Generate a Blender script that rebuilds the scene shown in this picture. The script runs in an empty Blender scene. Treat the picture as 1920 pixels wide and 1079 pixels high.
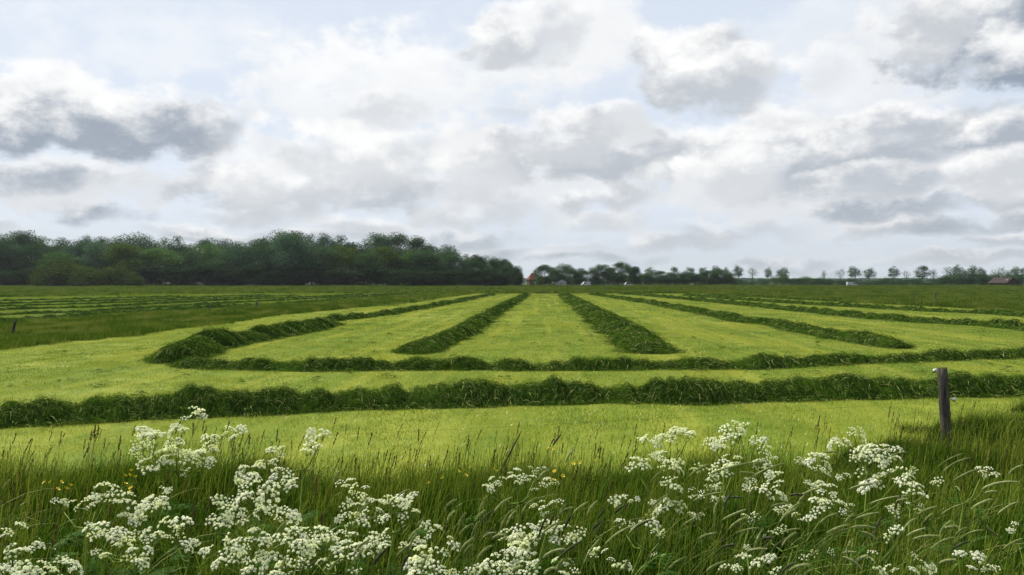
import bpy, math, random
import numpy as np
from mathutils import Vector, Matrix

# ---------------------------------------------------------------- camera, sky, sun, exposure
SC = bpy.context.scene
F = 1507.0            # focal length in photo pixels
HZ = 527.0            # pixel row of the horizon
CH = 2.5              # camera height above the field
cam_d = bpy.data.cameras.new('camera')
cam = bpy.data.objects.new('camera', cam_d)
SC.collection.objects.link(cam)
SC.camera = cam
cam.location = (0, 0, CH)
cam.rotation_euler = (math.radians(90), 0, 0)
cam_d.sensor_width = 36.0
cam_d.lens = 36.0 * F / 1920
cam_d.shift_y = -(539.5 - HZ) / 1920
cam_d.clip_start = 0.1
cam_d.clip_end = 12000
SC.view_settings.view_transform = 'Standard'
SC.view_settings.look = 'None'
SC.view_settings.exposure = 0.6
SC.view_settings.gamma = 1.0
SC.view_settings.use_curve_mapping = False

SUN_AZ, SUN_EL = math.radians(-48), math.radians(46)     # azimuth from +Y, to the right positive
sd = bpy.data.lights.new('sun', 'SUN')
sd.energy = 4.8
sd.angle = math.radians(0.6)
sd.color = (1.0, 0.94, 0.84)
sun = bpy.data.objects.new('sun', sd)
SC.collection.objects.link(sun)
sdir = Vector((math.sin(SUN_AZ) * math.cos(SUN_EL), math.cos(SUN_AZ) * math.cos(SUN_EL), math.sin(SUN_EL)))
sun.rotation_euler = sdir.to_track_quat('Z', 'Y').to_euler()


class NT:
    """small helper to write node trees"""
    def __init__(s, tree):
        s.t = tree
        s.n = tree.nodes
        s.l = tree.links

    def new(s, typ, **kw):
        n = s.n.new(typ)
        for k, v in kw.items():
            setattr(n, k, v)
        return n

    def put(s, sock, v):
        if isinstance(v, bpy.types.NodeSocket):
            s.l.new(v, sock)
        elif v is not None:
            sock.default_value = v

    def math(s, op, a, b=None, c=None, clamp=False):
        n = s.new('ShaderNodeMath', operation=op, use_clamp=clamp)
        for i, v in enumerate((a, b, c)):
            if v is not None:
                s.put(n.inputs[i], v)
        return n.outputs[0]

    def vmath(s, op, a, b=None):
        n = s.new('ShaderNodeVectorMath', operation=op)
        s.put(n.inputs[0], a)
        if b is not None:
            s.put(n.inputs[3] if op == 'SCALE' else n.inputs[1], b)
        return n.outputs['Value'] if op in ('LENGTH', 'DOT_PRODUCT') else n.outputs[0]

    def mix(s, f, a, b, blend='MIX'):
        n = s.new('ShaderNodeMix', data_type='RGBA', blend_type=blend)
        n.clamp_factor = True
        s.put(n.inputs[0], f)
        s.put(n.inputs[6], a)
        s.put(n.inputs[7], b)
        return n.outputs[2]

    def smooth(s, v, a, b, lo=0.0, hi=1.0):
        n = s.new('ShaderNodeMapRange', interpolation_type='SMOOTHSTEP')
        s.put(n.inputs[0], v)
        n.inputs[1].default_value = a
        n.inputs[2].default_value = b
        n.inputs[3].default_value = lo
        n.inputs[4].default_value = hi
        return n.outputs[0]

    def noise(s, vec, scale, detail=4, rough=0.55, dist=0.0, dim='3D'):
        n = s.new('ShaderNodeTexNoise', noise_dimensions=dim)
        s.put(n.inputs['Vector'], vec)
        n.inputs['Scale'].default_value = scale
        n.inputs['Detail'].default_value = detail
        n.inputs['Roughness'].default_value = rough
        n.inputs['Distortion'].default_value = dist
        return n.outputs[0]


def c3(r, g, b):
    return (r, g, b, 1.0)


# clouds of the photograph, far to near: (px, py, rx, ry, tone of the base 0..1, opacity)
CLOUDS = [
    (380, 90, 420, 60, 0.05, 0.35), (1130, 110, 210, 90, 0.1, 0.5), (1560, 60, 240, 80, 0.15, 0.45), (860, 150, 230, 100, 0.1, 0.5),
    (700, 180, 300, 105, 0.12, 0.75), (1010, 330, 330, 90, 0.25, 0.8), (560, 300, 230, 75, 0.25, 0.8), (1500, 330, 480, 110, 0.3, 0.8),
    (140, 340, 260, 70, 0.35, 0.85), (1620, 190, 260, 90, 0.2, 0.6), (1100, 60, 150, 110, 0.12, 0.8), (1250, 300, 130, 60, 0.2, 0.6),
    (1700, 70, 110, 100, 0.25, 0.6), (720, 205, 100, 34, 0.45, 0.7), (965, 215, 60, 24, 0.5, 0.5), (1545, 140, 60, 36, 0.4, 0.5),
    (700, 290, 190, 62, 0.42, 0.8), (480, 335, 120, 50, 0.4, 0.85), (880, 320, 130, 50, 0.4, 0.8), (860, 255, 110, 36, 0.2, 0.7),
    (1160, 245, 90, 42, 0.35, 0.9), (1040, 262, 120, 52, 0.5, 0.9), (1480, 235, 120, 50, 0.3, 0.9), (1240, 345, 110, 40, 0.45, 0.8),
    (1700, 235, 210, 60, 0.62, 1.0), (1520, 300, 250, 72, 0.66, 1.0), (1300, 345, 60, 44, 0.25, 0.9), (1410, 330, 90, 50, 0.35, 0.8),
    (1640, 345, 170, 46, 0.6, 0.85), (1870, 265, 80, 56, 0.75, 0.95), (1880, 340, 130, 60, 0.45, 0.9),
    (1310, 120, 130, 75, 0.55, 1.0), (1345, 165, 140, 70, 0.58, 0.95), (1440, 125, 60, 42, 0.45, 0.8),
    (990, 55, 130, 66, 0.42, 0.85), (915, 90, 66, 52, 0.55, 0.85),
    (140, 185, 250, 68, 0.3, 0.9), (320, 225, 130, 78, 0.65, 0.9), (210, 232, 185, 84, 0.82, 0.97), (20, 240, 100, 76, 0.85, 0.95),
    (1870, 55, 240, 120, 0.85, 0.97), (1920, 120, 130, 85, 0.92, 0.9), (1760, 50, 100, 90, 0.5, 0.85),
]
rc = random.Random(11)
LOW = []
for _k in range(54):
    _y = 290 + 215 * (_k / 53) ** 0.8 + rc.uniform(-8, 8)
    _q = max(0.14, (HZ - _y) / 240)
    LOW.append((rc.uniform(-80, 2000), _y, rc.uniform(90, 230) * (0.7 + 0.4 * _q), rc.uniform(34, 52) * _q ** 0.6,
                rc.uniform(0.45, 0.85), rc.uniform(0.75, 1.0)))
LOW.sort(key=lambda c: -c[1])
CLOUDS = LOW[:30] + CLOUDS[:12] + LOW[30:] + CLOUDS[12:]


K = 10.0       # the Background strength is 0.1
LIT = (0.675 * K, 0.675 * K, 0.67 * K)
GREY = (0.145 * K, 0.187 * K, 0.248 * K)


def sky_base(N, d):
    """colour of the open sky with loose cloud for a direction; returns (colour, z, finish)"""
    sky = N.new('ShaderNodeTexSky', sky_type='NISHITA')
    sky.sun_disc = False
    sky.sun_elevation = SUN_EL
    sky.sun_rotation = SUN_AZ
    sky.dust_density = 2.0
    sky.ozone_density = 2.0
    N.put(sky.inputs[0], d) if sky.inputs else None
    sp = N.new('ShaderNodeSeparateXYZ')
    N.put(sp.inputs[0], d)
    x, y, z = sp.outputs
    # clear sky: the physical sky whitened by a thin high veil
    col = N.mix(0.93, sky.outputs[0], c3(0.480 * K, 0.528 * K, 0.60 * K))
    # the cloud layer seen in perspective: flat and crowded near the horizon
    zz = N.math('ADD', N.math('MAXIMUM', z, 0.0), 0.16)
    cb = N.new('ShaderNodeCombineXYZ')
    N.put(cb.inputs[0], N.math('DIVIDE', x, zz))
    N.put(cb.inputs[1], N.math('DIVIDE', y, zz))
    n1 = N.noise(cb.outputs[0], 1.25, 5, 0.58, 0.2)
    bn = N.new('ShaderNodeTexNoise')
    N.put(bn.inputs['Vector'], N.vmath('MULTIPLY', d, (1.0, 1.0, 1.6)))
    bn.inputs['Scale'].default_value = 17.0
    bn.inputs['Detail'].default_value = 5
    bn.inputs['Roughness'].default_value = 0.60
    bv = N.vmath('SUBTRACT', bn.outputs['Color'], (0.5, 0.5, 0.5))
    sb = N.new('ShaderNodeSeparateXYZ')
    N.put(sb.inputs[0], bv)
    n1b = N.math('MULTIPLY_ADD', sb.outputs[0], 0.9, n1)
    loose = N.smooth(n1b, 0.45, 0.85)
    lcol = N.mix(N.smooth(n1b, 0.6, 1.05), (*LIT, 1), (*GREY, 1))
    high = N.smooth(z, 0.30, 0.42, 0.35, 0.9)
    col = N.mix(N.math('MULTIPLY', loose, high), col, lcol)
    hz = N.smooth(z, 0.0, 0.10, 0.55, 0.0)

    def finish(c):
        # thin bright haze towards the horizon
        return N.mix(hz, c, c3(0.375 * K, 0.40 * K, 0.42 * K))
    return col, (x, y, z), bv, sb, finish


def build_world():
    w = bpy.data.worlds.new('World')
    SC.world = w
    w.use_nodes = True
    N = NT(w.node_tree)
    N.n.clear()
    tc = N.new('ShaderNodeTexCoord')
    d = N.vmath('NORMALIZE', tc.outputs['Generated'])
    col, (x, y, z), bv, sb, finish = sky_base(N, d)
    col = N.mix(N.smooth(z, -0.03, -0.015), c3(0.05 * K, 0.07 * K, 0.025 * K), finish(col))
    bg = N.new('ShaderNodeBackground')
    N.put(bg.inputs[0], col)
    bg.inputs[1].default_value = 0.1
    out = N.new('ShaderNodeOutputWorld')
    N.l.new(bg.outputs[0], out.inputs[0])
    w.cycles.sampling_method = 'MANUAL'
    w.cycles.sample_map_resolution = 512


def build_sky_dome():
    """the cloudy sky ahead: a dome sector far beyond everything; its top ends below the sun"""
    info = []
    for (px, py, rx, ry, t, op) in CLOUDS:
        a0 = math.degrees(math.atan((px - 960) / F))
        e0 = math.degrees(math.atan((HZ - py) / F * math.cos(math.radians(a0))))
        k = 57.3 / F * math.cos(math.radians(a0)) ** 2
        info.append((a0, e0, rx * k * 1.05, ry * k * 1.12, t, op, ry))
    R = 7000.0
    me = bpy.data.meshes.new('sky')
    vs, fs, mi = [], [], []
    cells = []
    els = [-1.2, 8.5, 36.0]
    for ia in range(8):
        a_lo, a_hi = -64 + 16 * ia, -48 + 16 * ia
        for ie in range(2):
            cells.append((a_lo, a_hi, els[ie], els[ie + 1]))
            for i in range(8):
                for j in range(6):
                    q = []
                    for (di, dj) in ((0, 0), (0, 1), (1, 1), (1, 0)):
                        a = math.radians(a_lo + (i + di) * 2)
                        e = math.radians(els[ie] + (els[ie + 1] - els[ie]) * (j + dj) / 6)
                        q.append(len(vs))
                        vs.append((R * math.sin(a) * math.cos(e), R * math.cos(a) * math.cos(e), CH + R * math.sin(e)))
                    fs.append(q)
                    mi.append(len(cells) - 1)
    me.from_pydata(vs, [], fs)
    me.polygons.foreach_set('material_index', mi)
    for (a_lo, a_hi, e_lo, e_hi) in cells:
        m = bpy.data.materials.new('sky_clouds')
        m.use_nodes = True
        N = NT(m.node_tree)
        N.n.clear()
        ge = N.new('ShaderNodeNewGeometry')
        d = N.vmath('NORMALIZE', N.vmath('SUBTRACT', ge.outputs['Position'], (0.0, 0.0, CH)))
        c, (x, y, z), bv, sb, finish = sky_base(N, d)
        edge = N.math('MULTIPLY_ADD', sb.outputs[0], 2.6, 1.0)
        tone = N.math('MULTIPLY_ADD', sb.outputs[1], -2.2, 0.32)
        wn = N.new('ShaderNodeTexNoise')
        N.put(wn.inputs['Vector'], d)
        wn.inputs['Scale'].default_value = 7.0
        wn.inputs['Detail'].default_value = 2
        wv = N.vmath('SUBTRACT', wn.outputs['Color'], (0.5, 0.5, 0.5))
        cb2 = N.new('ShaderNodeCombineXYZ')
        N.put(cb2.inputs[0], N.math('MULTIPLY', N.math('ARCTAN2', x, y), 57.2958))
        N.put(cb2.inputs[1], N.math('MULTIPLY', N.math('ARCSINE', z), 57.2958))
        P = N.vmath('ADD', cb2.outputs[0], N.vmath('MULTIPLY', wv, (8.0, 4.0, 0.0)))
        P = N.vmath('ADD', P, N.vmath('MULTIPLY', bv, (2.5, 1.5, 0.0)))
        for (a0, e0, ra, re, t, op, ry) in info:
            if a0 - ra * 1.6 - 3.5 > a_hi or a0 + ra * 1.6 + 3.5 < a_lo or e0 - re * 1.6 - 2 > e_hi or e0 + re * 1.6 + 2 < e_lo:
                continue
            mm = N.new('ShaderNodeVectorMath', operation='MULTIPLY_ADD')
            N.put(mm.inputs[0], P)
            mm.inputs[1].default_value = (1 / ra, 1 / re, 0)
            mm.inputs[2].default_value = (-a0 / ra, -e0 / re, 0)
            r2 = N.vmath('DOT_PRODUCT', mm.outputs[0], mm.outputs[0])
            f = N.math('SUBTRACT', edge, r2)
            al = N.smooth(f, 0.0, 0.75 if ry > 40 and op > 0.55 else 1.1, 0.0, op)
            v = N.vmath('DOT_PRODUCT', mm.outputs[0], (0.25, -0.95, 0.0))
            sh = N.smooth(N.math('ADD', v, tone), -0.52, 0.60)
            g = tuple(LIT[i] + (GREY[i] - LIT[i]) * t for i in range(3))
            c = N.mix(al, c, N.mix(sh, (*LIT, 1), (*g, 1)))
        em = N.new('ShaderNodeEmission')
        N.put(em.inputs[0], finish(c))
        em.inputs[1].default_value = 0.1
        out = N.new('ShaderNodeOutputMaterial')
        N.l.new(em.outputs[0], out.inputs[0])
        m.cycles.emission_sampling = 'NONE'
        me.materials.append(m)
    o = bpy.data.objects.new('sky', me)
    o['kind'] = 'structure'
    SC.collection.objects.link(o)


build_world()
build_sky_dome()
SC.cycles.use_denoising = True
SC.cycles.max_bounces = 6
SC.cycles.transparent_max_bounces = 8
SC.cycles.transmission_bounces = 4
SC.cycles.volume_bounces = 0
SC.cycles.diffuse_bounces = 3
SC.cycles.glossy_bounces = 2

# ---------------------------------------------------------------- helpers
rng = np.random.default_rng(7)
random.seed(7)
COL = SC.collection
TAU = 2 * math.pi


def bank(x, y):
    """height of the ground: flat field, low bank the camera stands on"""
    t = np.clip((9.9 - np.asarray(y, float)) / 7.4, 0, 1)
    return 0.55 * t * t * (3 - 2 * t)


def at(px, py, z=0.0):
    """point of the plane at height z seen at a pixel of the photograph"""
    D = (CH - z) * F / (py - HZ)
    return ((px - 960) / F * D, D)


def at_d(px, py, D):
    return ((px - 960) / F * D, D, CH - (py - HZ) / F * D)


_H = rng.random((64, 64, 64)).astype(np.float32)


def vnoise(x, y, z=0.0):
    x, y, z = np.broadcast_arrays(np.asarray(x, float), np.asarray(y, float), np.asarray(z, float))
    xi, yi, zi = np.floor(x).astype(int), np.floor(y).astype(int), np.floor(z).astype(int)
    fx, fy, fz = x - xi, y - yi, z - zi
    fx, fy, fz = (f * f * (3 - 2 * f) for f in (fx, fy, fz))
    r = 0
    for a in (0, 1):
        for b in (0, 1):
            for c in (0, 1):
                w = (fx if a else 1 - fx) * (fy if b else 1 - fy) * (fz if c else 1 - fz)
                r = r + w * _H[(xi + a) & 63, (yi + b) & 63, (zi + c) & 63]
    return r


def fbm(x, y, z=0.0, n=4):
    r, a, t = 0, 0.5, 0
    for i in range(n):
        r = r + a * vnoise(x * 2 ** i + 7.3 * i, y * 2 ** i + 3.1 * i, np.asarray(z) * 2 ** i + 1.7 * i)
        t += a
        a *= 0.5
    return r / t


def mesh_np(name, V, Q, mats, mi=None, tint=None, smooth=False, tri=False):
    """mesh from numpy arrays: V (n,3), Q (m,4) or (m,3)"""
    V = np.asarray(V, np.float32)
    Q = np.asarray(Q, np.int32)
    k = Q.shape[1]
    me = bpy.data.meshes.new(name)
    me.vertices.add(len(V))
    me.vertices.foreach_set('co', V.ravel())
    me.loops.add(Q.size)
    me.loops.foreach_set('vertex_index', Q.ravel())
    me.polygons.add(len(Q))
    me.polygons.foreach_set('loop_start', np.arange(len(Q), dtype=np.int32) * k)
    me.polygons.foreach_set('loop_total', np.full(len(Q), k, np.int32))
    for m in (mats if isinstance(mats, (list, tuple)) else [mats]):
        me.materials.append(m)
    if mi is not None:
        me.polygons.foreach_set('material_index', np.asarray(mi, np.int32))
    if smooth:
        me.polygons.foreach_set('use_smooth', np.ones(len(Q), bool))
    if tint is not None:
        at_ = me.attributes.new('tint', 'FLOAT', 'POINT')
        at_.data.foreach_set('value', np.asarray(tint, np.float32))
    me.update()
    me.validate()
    return me


class MB:
    """collects polygons, then makes one mesh"""
    def __init__(s):
        s.v, s.f, s.m, s.sm = [], [], [], []

    def poly(s, pts, m=0, smooth=False):
        b = len(s.v)
        s.v += [tuple(p) for p in pts]
        s.f.append(tuple(range(b, b + len(pts))))
        s.m.append(m)
        s.sm.append(smooth)

    def box(s, c, d, m=0, rz=0.0, taper=1.0):
        x, y, z = c
        a, b, h = d[0] / 2, d[1] / 2, d[2] / 2
        cs, sn = math.cos(rz), math.sin(rz)
        P = []
        for k, tt in ((-1, 1.0), (1, taper)):
            for (i, j) in ((-1, -1), (1, -1), (1, 1), (-1, 1)):
                u, w = i * a * tt, j * b * tt
                P.append((x + u * cs - w * sn, y + u * sn + w * cs, z + k * h))
        b0 = len(s.v)
        s.v += P
        for q in ((3, 2, 1, 0), (4, 5, 6, 7), (0, 1, 5, 4), (1, 2, 6, 5), (2, 3, 7, 6), (3, 0, 4, 7)):
            s.f.append(tuple(b0 + i for i in q))
            s.m.append(m)
            s.sm.append(False)

    def tube(s, pts, rad, n=6, m=0, cap=True):
        pts = [Vector(p) for p in pts]
        b0 = len(s.v)
        up = Vector((0.13, 0.21, 0.97))
        for i, p in enumerate(pts):
            t = (pts[min(i + 1, len(pts) - 1)] - pts[max(i - 1, 0)]).normalized()
            ref = up if abs(t.dot(up)) < 0.95 else Vector((1, 0, 0))
            a = t.cross(ref).normalized()
            b = t.cross(a)
            r = rad[i] if isinstance(rad, (list, tuple)) else rad
            for k in range(n):
                an = TAU * k / n
                s.v.append(tuple(p + (a * math.cos(an) + b * math.sin(an)) * r))
        for i in range(len(pts) - 1):
            for k in range(n):
                k2 = (k + 1) % n
                s.f.append((b0 + i * n + k, b0 + i * n + k2, b0 + (i + 1) * n + k2, b0 + (i + 1) * n + k))
                s.m.append(m)
                s.sm.append(True)
        if cap:
            for base in (b0, b0 + (len(pts) - 1) * n):
                s.f.append(tuple(base + k for k in range(n)))
                s.m.append(m)
                s.sm.append(False)

    def mesh(s, name, mats):
        me = bpy.data.meshes.new(name)
        me.from_pydata(s.v, [], s.f)
        for m in (mats if isinstance(mats, (list, tuple)) else [mats]):
            me.materials.append(m)
        me.polygons.foreach_set('material_index', s.m)
        me.polygons.foreach_set('use_smooth', s.sm)
        me.update()
        return me


def obj(name, me, parent=None, loc=None, kind=None, rot=None, scale=None):
    o = bpy.data.objects.new(name, me)
    COL.objects.link(o)
    if parent is not None:
        o.parent = parent
    if loc is not None:
        o.location = loc
    if rot is not None:
        o.rotation_euler = rot
    if scale is not None:
        o.scale = scale if isinstance(scale, (tuple, list)) else (scale,) * 3
    if kind:
        o['kind'] = kind
    return o


def tag(o, label, cat, group=None, kind=None):
    o['label'] = label
    o['category'] = cat
    if group:
        o['group'] = group
    if kind:
        o['kind'] = kind
    return o


def empty(name, loc, label, cat, group=None, rz=0.0):
    o = bpy.data.objects.new(name, None)
    COL.objects.link(o)
    o.location = loc
    o.rotation_euler = (0, 0, rz)
    o.empty_display_size = 0.2
    return tag(o, label, cat, group)


# ---------------------------------------------------------------- materials
def mat(name):
    m = bpy.data.materials.new(name)
    m.use_nodes = True
    N = NT(m.node_tree)
    N.n.clear()
    out = N.new('ShaderNodeOutputMaterial')
    return m, N, out


def plain(name, col, rough=0.7, noise_scale=None, col2=None, metal=0.0, bump=0.0, stretch=None):
    m, N, out = mat(name)
    p = N.new('ShaderNodeBsdfPrincipled')
    p.inputs['Roughness'].default_value = rough
    p.inputs['Metallic'].default_value = metal
    p.inputs['Specular IOR Level'].default_value = 0.5 if rough < 0.75 else (0.0 if rough >= 0.95 else 0.15)
    if noise_scale:
        tc = N.new('ShaderNodeTexCoord')
        v = tc.outputs['Object']
        if stretch:
            v = N.vmath('MULTIPLY', v, stretch)
        n = N.noise(v, noise_scale, 5, 0.6)
        N.put(p.inputs['Base Color'], N.mix(N.smooth(n, 0.35, 0.65), c3(*col), c3(*(col2 or col))))
        if bump:
            b = N.new('ShaderNodeBump')
            b.inputs['Strength'].default_value = bump
            b.inputs['Distance'].default_value = 0.02
            N.put(b.inputs['Height'], n)
            N.l.new(b.outputs[0], p.inputs['Normal'])
    else:
        p.inputs['Base Color'].default_value = c3(*col)
    N.l.new(p.outputs[0], out.inputs[0])
    return m


def leafy(name, cols, trans=0.4, gloss=0.08, rough=0.45, wscale=None, wcol=None, wrange=(0.45, 0.65), tcol=1.25, rnd=0.0, wcoord=(1, 1, 1), streak=False):
    """thin plant matter: diffuse, translucent and a little gloss; per-blade tint picks between COLS"""
    m, N, out = mat(name)
    a = N.new('ShaderNodeAttribute', attribute_name='tint')
    r = N.new('ShaderNodeValToRGB')
    e = r.color_ramp.elements
    for i, (pos, c) in enumerate(cols):
        el = e[i] if i < 2 else e.new(pos)
        el.position = pos
        el.color = c3(*c)
    fac = a.outputs['Fac']
    if rnd:
        oi = N.new('ShaderNodeObjectInfo')
        fac = N.math('ADD', fac, N.math('MULTIPLY', N.math('SUBTRACT', oi.outputs['Random'], 0.5), rnd))
    N.put(r.inputs[0], fac)
    col = r.outputs[0]
    if streak:
        ge = N.new('ShaderNodeNewGeometry')
        rt = N.new('ShaderNodeVectorRotate', rotation_type='Z_AXIS')
        N.put(rt.inputs['Vector'], ge.outputs['Position'])
        rt.inputs['Angle'].default_value = math.radians(2.46)
        w = N.noise(N.vmath('MULTIPLY', rt.outputs[0], (1.3, 0.035, 1.0)), 1.0, 4, 0.6)
        col = N.mix(N.smooth(w, 0.50, 0.62, 0.0, 0.85), col, c3(0.33, 0.33, 0.07))
        w = N.noise(N.vmath('MULTIPLY', rt.outputs[0], (1.0, 0.5, 1.0)), 0.16, 6, 0.65)
        col = N.mix(N.smooth(w, 0.50, 0.68, 0.0, 0.8), col, N.vmath('MULTIPLY', col, (0.42, 0.62, 0.42)))
        w = N.noise(ge.outputs['Position'], 1.6, 4, 0.7)
        col = N.mix(N.smooth(w, 0.56, 0.72, 0.0, 0.7), col, N.vmath('MULTIPLY', col, (0.5, 0.65, 0.5)))
    if wscale:
        ge = N.new('ShaderNodeNewGeometry')
        w = N.noise(N.vmath('MULTIPLY', ge.outputs['Position'], wcoord), wscale, 4, 0.6)
        col = N.mix(N.smooth(w, wrange[0], wrange[1]), col, N.mix(0.65, col, c3(*wcol)))
    df = N.new('ShaderNodeBsdfDiffuse')
    tr = N.new('ShaderNodeBsdfTranslucent')
    N.put(df.inputs[0], col)
    N.put(tr.inputs[0], N.vmath('MULTIPLY', col, (tcol, tcol * 1.05, tcol * 0.6)))
    mx = N.new('ShaderNodeMixShader')
    mx.inputs[0].default_value = trans
    N.l.new(df.outputs[0], mx.inputs[1])
    N.l.new(tr.outputs[0], mx.inputs[2])
    gl = N.new('ShaderNodeBsdfGlossy')
    gl.inputs['Roughness'].default_value = rough
    gl.inputs[0].default_value = c3(0.9, 0.95, 0.8)
    fr = N.new('ShaderNodeFresnel')
    fr.inputs[0].default_value = 1.35
    m2 = N.new('ShaderNodeMixShader')
    N.put(m2.inputs[0], N.math('MULTIPLY', fr.outputs[0], gloss * 5, clamp=True))
    N.l.new(mx.outputs[0], m2.inputs[1])
    N.l.new(gl.outputs[0], m2.inputs[2])
    N.l.new(m2.outputs[0], out.inputs[0])
    return m


ROW = math.radians(2.46)       # the swaths run a little right of straight ahead


def field_material(name, base, second, third, streak=True):
    m, N, out = mat(name)
    ge = N.new('ShaderNodeNewGeometry')
    rt = N.new('ShaderNodeVectorRotate', rotation_type='Z_AXIS')
    N.put(rt.inputs['Vector'], ge.outputs['Position'])
    rt.inputs['Angle'].default_value = ROW
    v = rt.outputs[0]
    a = N.noise(N.vmath('MULTIPLY', v, (1.0, 0.13, 1.0)), 0.45, 5, 0.6)
    b = N.noise(N.vmath('MULTIPLY', v, (1.0, 0.6, 1.0)), 0.9, 6, 0.65)
    f = N.noise(v, 18.0, 4, 0.7)
    c = N.mix(N.smooth(a, 0.38, 0.66), c3(*base), c3(*second))
    c = N.mix(N.smooth(b, 0.5, 0.75), c, c3(*third))
    c = N.mix(N.smooth(f, 0.35, 0.7, 0.0, 0.45), c, c3(base[0] * 0.55, base[1] * 0.55, base[2] * 0.5))
    p = N.new('ShaderNodeBsdfPrincipled')
    p.inputs['Roughness'].default_value = 0.9
    p.inputs['Specular IOR Level'].default_value = 0.1
    N.put(p.inputs['Base Color'], c)
    bu = N.new('ShaderNodeBump')
    bu.inputs['Strength'].default_value = 0.6
    bu.inputs['Distance'].default_value = 0.03
    N.put(bu.inputs['Height'], f)
    N.l.new(bu.outputs[0], p.inputs['Normal'])
    N.l.new(p.outputs[0], out.inputs[0])
    return m


M_MOWN = field_material('mown_turf', (0.110, 0.160, 0.011), (0.21, 0.235, 0.026), (0.06, 0.12, 0.009))
M_MOWN_SHADED = field_material('shaded_turf', (0.070, 0.115, 0.012), (0.13, 0.16, 0.022), (0.045, 0.09, 0.010))  # left field: cloud shadow put into a darker turf colour
M_ROUGH = field_material('rough_turf', (0.026, 0.046, 0.008), (0.045, 0.060, 0.010), (0.020, 0.042, 0.007))
M_STUB = leafy('stubble', [(0.0, (0.05, 0.115, 0.009)), (0.4, (0.140, 0.205, 0.018)), (0.8, (0.27, 0.305, 0.042)), (1.0, (0.48, 0.45, 0.14))],
               trans=0.35, gloss=0.02, wscale=0.35, wcol=(0.30, 0.31, 0.045), wrange=(0.45, 0.65), rnd=0.45, wcoord=(1, 0.35, 1), streak=True)
M_STUB_SHADED = leafy('stubble_shaded', [(0.0, (0.04, 0.095, 0.007)), (0.45, (0.10, 0.165, 0.014)), (0.8, (0.18, 0.23, 0.03)), (1.0, (0.32, 0.32, 0.08))],
                    trans=0.3, gloss=0.0, wscale=0.06, wcol=(0.20, 0.22, 0.04), wrange=(0.5, 0.62), rnd=0.4, wcoord=(0.7, 1, 1))  # darker copy of the stubble, the left field's cloud shade painted in
M_GRASS = leafy('tall_grass', [(0.0, (0.003, 0.013, 0.001)), (0.5, (0.009, 0.034, 0.002)), (0.85, (0.030, 0.078, 0.004)), (1.0, (0.17, 0.20, 0.03))],
                trans=0.24, gloss=0.002, rough=0.35, wscale=0.7, wcol=(0.040, 0.080, 0.006), wrange=(0.48, 0.68), rnd=0.35)
M_MEADOW = leafy('meadow_grass', [(0.0, (0.022, 0.055, 0.006)), (0.6, (0.060, 0.105, 0.012)), (1.0, (0.14, 0.16, 0.035))],
                 trans=0.3, gloss=0.0, wscale=0.7, wcol=(0.17, 0.18, 0.05), wrange=(0.50, 0.62), rnd=0.8, wcoord=(1, 0.4, 1))
M_HAY = leafy('cut_grass', [(0.0, (0.006, 0.021, 0.003)), (0.5, (0.025, 0.060, 0.006)), (0.85, (0.080, 0.13, 0.018)), (1.0, (0.44, 0.45, 0.16))],
              trans=0.2, gloss=0.0, wscale=1.2, wcol=(0.07, 0.14, 0.010), wrange=(0.45, 0.7))
M_HEAP = plain('heap_core', (0.010, 0.022, 0.004), 0.95, 9.0, (0.028, 0.052, 0.010), bump=0.8)


def foliage(name, c0, c1, c2, trans=0.35):
    return leafy(name, [(0.0, c0), (0.55, c1), (1.0, c2)], trans=trans, gloss=0.0, rnd=0.35)


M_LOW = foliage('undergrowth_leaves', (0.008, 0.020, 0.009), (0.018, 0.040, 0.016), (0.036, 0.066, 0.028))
M_LEAF = [foliage('leaves_dark', (0.014, 0.036, 0.018), (0.036, 0.078, 0.036), (0.085, 0.15, 0.07)),
          foliage('leaves_green', (0.020, 0.050, 0.016), (0.055, 0.115, 0.032), (0.11, 0.19, 0.06)),
          foliage('leaves_olive', (0.022, 0.046, 0.008), (0.055, 0.095, 0.016), (0.11, 0.16, 0.032)),
          foliage('leaves_blue_green', (0.018, 0.045, 0.028), (0.048, 0.10, 0.062), (0.10, 0.17, 0.11))]
M_BARK = plain('bark', (0.035, 0.030, 0.022), 0.9, 6.0, (0.07, 0.06, 0.045), bump=0.5, stretch=(1, 1, 0.2))

# ---------------------------------------------------------------- ground sheets
def ground_sheet():
    ys = np.concatenate([[-300, -60, -20, -8], np.arange(-4, 16.01, 0.5), [20, 30, 50, 100, 200, 400, 800, 1600, 3200, 4500]])
    xs = np.concatenate([[-4500, -2500, -900, -300, -120, -60], np.arange(-36, 37, 4.0), [60, 120, 300, 900, 2500, 4500]])
    X, Y = np.meshgrid(xs, ys)
    Z = bank(X, Y)
    V = np.stack([X, Y, Z], -1).reshape(-1, 3)
    nx = len(xs)
    i, j = np.meshgrid(np.arange(len(ys) - 1), np.arange(nx - 1), indexing='ij')
    b = (i * nx + j).ravel()
    return mesh_np('ground', V, np.stack([b, b + 1, b + nx + 1, b + nx], -1), M_ROUGH, smooth=True)


obj('ground', ground_sheet(), kind='structure')


def sheet(name, pts, z, m):
    me = bpy.data.meshes.new(name)
    me.from_pydata([(x, y, z) for x, y in pts], [], [tuple(range(len(pts)))])
    me.materials.append(m)
    return obj(name, me, kind='structure')


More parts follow.
